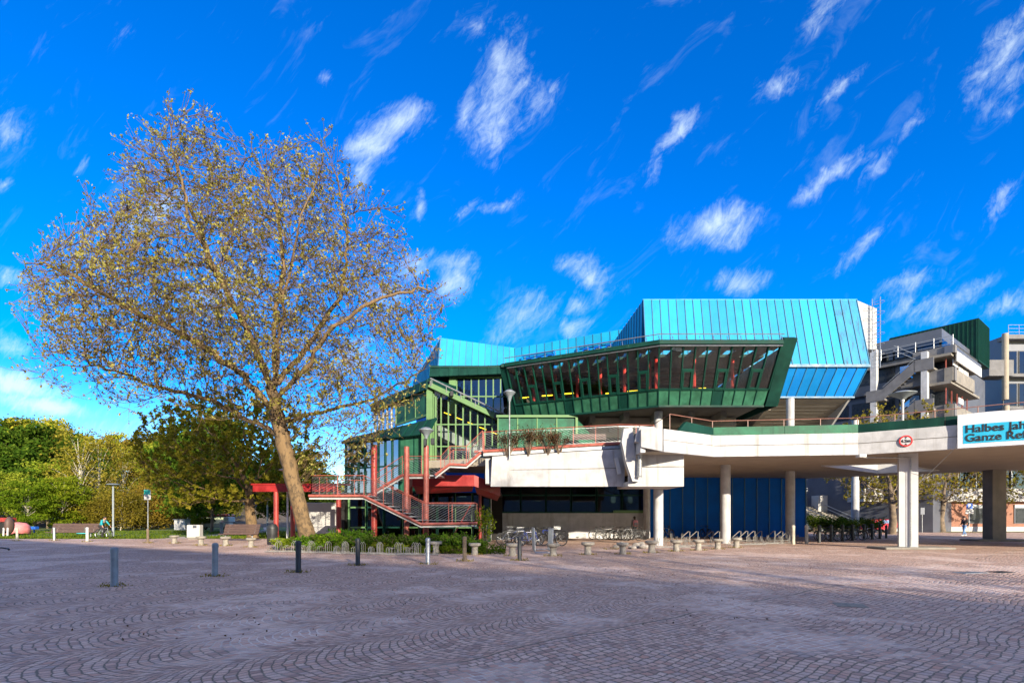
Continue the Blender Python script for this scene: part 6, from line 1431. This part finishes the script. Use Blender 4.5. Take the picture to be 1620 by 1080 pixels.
    b = MB(); b.ball(h+face*.083-Vector((0, 0, .05)), (.024, .01, .007), 8, 4); b.build('mouth', M_['red_rail'], t, smooth=True)
    return t
STAND = dict(pel=(0, 0, .95), belly=(0, 0, 1.1), chest=(0, 0, 1.35), neck=(0, .01, 1.48), head=(0, .03, 1.6), crown=(0, .02, 1.68), shL=(-.19, 0, 1.4), elL=(-.24, -.03, 1.12), wrL=(-.23, .08, .88), shR=(.19, 0, 1.4), elR=(.24, -.03, 1.12), wrR=(.23, .08, .88),
             hipL=(-.09, 0, .9), knL=(-.1, .02, .5), anL=(-.1, 0, .08), toL=(-.1, .15, .03), hipR=(.09, 0, .9), knR=(.1, .02, .5), anR=(.1, 0, .08), toR=(.1, .15, .03))
WALK = dict(STAND, knL=(-.1, .2, .52), anL=(-.1, .28, .1), toL=(-.1, .42, .06), knR=(.1, -.02, .5), anR=(.1, -.28, .13), toR=(.1, -.16, .04), elL=(-.24, -.12, 1.14), wrL=(-.22, -.08, .9), elR=(.24, .02, 1.12), wrR=(.2, .22, .98))
pr = gp(1526, 847.5); person('person in a black jacket, blue jeans and white shoes walking behind the right pillar', (pr.x, pr.y, 0), R(100), WALK, 'cloth_black', 'denim')
pp = Vector((at(1004, 840, 40.2).x, 40.2, 0)); person('person in dark clothes facing the wall beside the bicycles', pp, R(8), STAND, 'cloth_grey', 'cloth_black', shoes='cloth_black')
bp = thing('backpack', 'pink backpack on the back of the person at the wall', 'backpack', pp+Vector((.02, -.2, 1.0))); bq = pp+Vector((.02, -.22, 1.22))
b = MB(); b.rbox(bq, (.34, .2, .46), .06); b.build('bag', M_['cloth_pink'], bp, smooth='auto'); b = MB(); b.rbox(bq+Vector((0, -.13, -.08)), (.26, .08, .22), .03); b.build('pocket', M_['cloth_grey'], bp, smooth='auto')
rp = at(390, 838, 50); person('person in a red jacket and dark trousers beside the ivy-covered trunk', (rp.x+.25, 50, 0), R(70), STAND, 'cloth_red', 'denim')
sp = at(1309, 790, 68); person('person in dark clothes behind the railing at the top of the concrete stairs', (sp.x, 68.4, 4.4), R(160), STAND, 'cloth_black', 'cloth_black')
# cyclist with bicycle, riding to the right
cy = Vector((at(124, 848, 38.6).x, 41.0, 0))
RIDE = dict(pel=(-.26, 0, 1.0), belly=(-.2, 0, 1.12), chest=(-.03, 0, 1.36), neck=(.05, 0, 1.47), head=(.13, 0, 1.56), crown=(.14, 0, 1.66), face=(1, -.35, -.1), curl=(.2, 0, -.5), shL=(0, .18, 1.39), elL=(.12, .27, 1.17), wrL=(.22, .3, 1.02), shR=(0, -.18, 1.39), elR=(.12, -.27, 1.17), wrR=(.22, -.3, 1.02),
            hipL=(-.24, .1, .95), knL=(.17, .1, .84), anL=(-.1, .12, .5), toL=(.05, .12, .46), hipR=(-.24, -.1, .95), knR=(.12, -.1, .62), anR=(-.04, -.12, .2), toR=(.1, -.12, .17))
person('cyclist in a teal jacket and black trousers riding along the lawn edge', cy, R(-12), RIDE, 'cloth_teal', 'cloth_black', shoes='cloth_black')
dup(bk_c, cy, R(-12), 'bicycle ridden by the person in the teal jacket', None)

# ------------------------------------------------------------------ planting
def shrub_mesh(rad, h, n, size, lm, stems=14, base=.0, wood='bark_dark'):
    b = MB(); P = []
    for k in range(stems):
        a = random.uniform(0, 6.28); q = random.uniform(.2, 1)**.6; tp = Vector((math.cos(a)*rad[0]*q, math.sin(a)*rad[1]*q, h*random.uniform(.6, 1)))
        md_ = Vector((tp.x*.4, tp.y*.4, tp.z*.5)); b.tube([(tp.x*.1, tp.y*.1, 0), md_, tp], [.018, .012, .005], 4, caps=False)
        for j in range(3): e = md_.lerp(tp, random.uniform(.2, .9)); f = e+Vector((random.gauss(0, .16), random.gauss(0, .16), random.uniform(.05, .3))); b.tube([e, f], [.007, .003], 3, caps=False); P += [e.lerp(f, random.random()) for _ in range(4)]
        P += [md_.lerp(tp, random.uniform(.0, 1.05)) for _ in range(8)]
    P = np.array([tuple(p_) for p_ in P]); P = P[np.random.randint(0, len(P), n)]+np.random.normal(0, .09, (n, 3))*np.array([rad[0], rad[1], h*.7]); P[:, 2] = np.maximum(P[:, 2], base)
    A, B = leaves(P, size, .3)
    tm = bpy.data.meshes.new('stems'); tm.from_pydata([tuple(v) for v in b.v], [], b.f); tm.materials.append(M_[wood]); tm.update()
    return tm, quads_mesh('foliage', P, A, B, lm)
def shrub(name, label, loc, mesh, group=None, rz=0, sc=1):
    t = thing(name, label, 'shrub', loc, rz, group); t.scale = (sc,)*3 if not hasattr(sc, '__len__') else sc
    for n_, m_ in zip(('stems', 'foliage'), mesh): o = bpy.data.objects.new(n_, m_); COL.objects.link(o); o.parent = t
random.seed(31)
S_TER = shrub_mesh((.9, .5), 1.5, 1100, .05, LEAF_BROWN, 26)
for k, (px, lab) in enumerate(((803, 'leftmost brownish shrub on the terrace edge before the lamp post'), (836, 'brownish shrub in the middle of the terrace edge'), (866, 'brownish shrub right of the middle one on the terrace edge'), (885, 'smallest brownish shrub, at the right end of the terrace planting'))):
    shrub('shrub', lab, (at(px, 700, 29.2).x, 29.25, 5.0+.06*k), S_TER, 'shrubs on the terrace edge', k*1.3, (1, 1, (1.0, 1.05, 1.0, .8)[k]))
S_LOW = shrub_mesh((1.1, .8), .75, 1800, .065, LEAF_GREEN, 26, .02); S_YEL = shrub_mesh((.9, .7), .8, 1900, .07, LEAF_LIME, 30, .02); S_HED = shrub_mesh((1.3, .9), 1.5, 2600, .07, LEAF_GREEN, 30, .02)
for k, (px, Y, kd, s_, lab) in enumerate([(447, 26.2, 1, .7, 'low yellow-green shrub at the left end of the planting bed'), (480, 26.5, 1, .8, 'low yellow-green shrub at the foot of the big trunk'), (515, 26.2, 1, .95, 'tallest yellow-green shrub in the bed'), (543, 25.8, 1, .9, 'yellow-green shrub right of the tallest one in the bed'), (580, 25.6, 0, .9, 'dark green ground shrub under the stair flight'), (617, 25.5, 0, .95, 'green shrub under the middle of the stairs'), (652, 25.3, 0, 1.0, 'green shrub behind the pale two-tone bollard'), (688, 25, 0, 1.0, 'leafy green shrub behind the stone stool under the lower landing'), (722, 24.7, 0, 1.05, 'leafy green shrub behind the brown bollard'), (752, 24.6, 0, .8, 'leafy green shrub at the right end of the bed'), (560, 27.6, 0, 1.2, 'dark shrub deep under the stairs'), (497, 25.1, 1, .5, 'small yellow-green tuft behind the low racks, near the big trunk'), (600, 24.9, 1, .55, 'small yellow-green tuft behind the middle low rack'), (635, 24.7, 1, .45, 'small yellow-green tuft left of the pale two-tone bollard'), (705, 24.1, 1, .4, 'small yellow-green tuft between the two stools before the hedge')]):
    shrub('shrub', lab, ((px-CX)/F*Y, Y, 0), (S_LOW, S_YEL)[kd], 'shrubs in the planting bed', k*.9, s_)
S_SAP = shrub_mesh((.5, .4), 2.1, 650, .07, LEAF_LIME, 9, .1); shrub('sapling', 'thin upright sapling with fresh leaves before the concrete column', ((768-CX)/F*25, 25, 0), S_SAP)
for k, (px, Y, s_, lab) in enumerate([(1318, 45, 1.1, 'dark green hedge bush behind the bicycles under the walkway, left one'), (1345, 46, 1.0, 'dark green hedge bush behind the bicycles under the walkway, middle one'), (1378, 47, 1.05, 'dark green hedge bush in front of the red car'), (1290, 55, 1.2, 'bush at the foot of the concrete stairs')]):
    shrub('hedge_bush', lab, ((px-CX)/F*Y, Y, 0), S_HED, 'hedge under the walkway', k*1.1, s_)
for k, (px, Y, s_, lab) in enumerate([(1550, 34.5, 1.0, 'dense green bush in a planter on the walkway before the grey building'), (1535, 35, .8, 'smaller green bush left of the dense one on the walkway')]):
    shrub('hedge_bush', lab, ((px-CX)/F*Y, Y, 5.6), S_HED, 'bushes on the walkway', k, (s_, s_, s_*1.2))
# bed soil and loose ground cover, moss tufts
o = sheet('planting_bed', [(-11.5, 28.6), (-11.5, 25.4), (-5, 24.4), (-1.0, 23.9), (-.8, 27.5)], .006, M_['soil'])
def scatter(name, label, pts_, n, size, lm, up=.9, hgt=.1):
    P = np.array([(p_[0]+random.uniform(-1, 1)*p_[2], p_[1]+random.uniform(-1, 1)*p_[3], random.random()**2*hgt+.01) for p_ in (random.choice(pts_) for _ in range(n))])
    A, B = leaves(P, size, up*2); o = bpy.data.objects.new(name, quads_mesh(name, P, A, B, lm)); COL.objects.link(o); tag(o, label, 'ground cover', kind='stuff')
scatter('ivy', 'low ivy and leaf litter covering the planting bed', [(-10+k*.9, 26.6-k*.17, .7, 1.5) for k in range(11)], 9000, .06, LEAF_GREEN, .3, .35)
scatter('grass_blades', 'long grass blades at the lawn edge', [(-52+k*.8, 41.4, .8, .7) for k in range(31)]+[(-24+k*.5, 42, .5, .9) for k in range(18)], 7000, .08, LEAF_GREEN, 1.2, .14)
scatter('grass_blades', 'lawn grass further back across the lawn', [(-60+k*1.2, 52, 1.2, 11) for k in range(26)]+[(-26+k, 52, 1, 9) for k in range(12)], 16000, .08, LEAF_GREEN, 1.2, .09)
moss_p = [(g_.x, g_.y, .35, .2) for g_ in (gp(px, py) for px, py, *_ in BOL)]+[(g_.x, g_.y, .4, .2) for g_ in (gp(px, py) for px, py, _ in STL)]+[(gp(968, 868).x, gp(968, 868).y, .6, .5)]
scatter('weeds', 'small weeds growing round the feet of bollards and stools', moss_p, 2600, .03, LEAF_GOLD, .8, .07)
lit = [(random.uniform(-14, 10), random.uniform(6, 26), 1.5, 1.5) for _ in range(26)]+[(x_, 23.6-.1*x_, 2, .8) for x_ in (-9, -6, -3)]
scatter('leaf_litter', 'small dry leaves and bud scales blown over the cobbles', lit, 700, .022, LEAF_BROWN, .1, .012)
# rocks
rb = None
for k in range(14):
    px = random.uniform(965, 1026); p = gp(px, random.uniform(862, 868)); b = MB(); s_ = random.uniform(.12, .26); b.ball((0, 0, s_*.45), (s_, s_*.8, s_*.65), 9, 6, .12); o = b.build('rock', M_['rock'], smooth='auto'); o.location = p; tag(o, 'rounded rock in the small rock bed between the stone stools', 'rock', 'rocks in the rock bed')
# courtyard trees seen under and above the walkway
place_tree('courtyard_tree', 'knotty courtyard tree left of the white pillar beside the red car', (at(1413, 840, 58).x, 58, 0), t3m, t3c, .4, 1.0, 'courtyard trees')
place_tree('courtyard_tree', 'knotty courtyard tree with spreading crown right of the white pillar', (at(1495, 838, 59).x, 59.4, 0), t3m, t3c, 2.6, 1.08, 'courtyard trees')
place_tree('courtyard_tree', 'courtyard tree cut by the right edge of the view', (at(1625, 838, 58).x, 57, 0), t3m, t3c, 4.2, 1.1, 'courtyard trees')
place_tree('courtyard_tree', 'sparse courtyard tree showing above the walkway before the outer stairs', (at(1405, 838, 52).x, 51.5, 0), t3m, t3c, 5.2, 1.15, 'courtyard trees')
for o in bpy.data.objects:
    if o.type == 'MESH': o.data.validate()
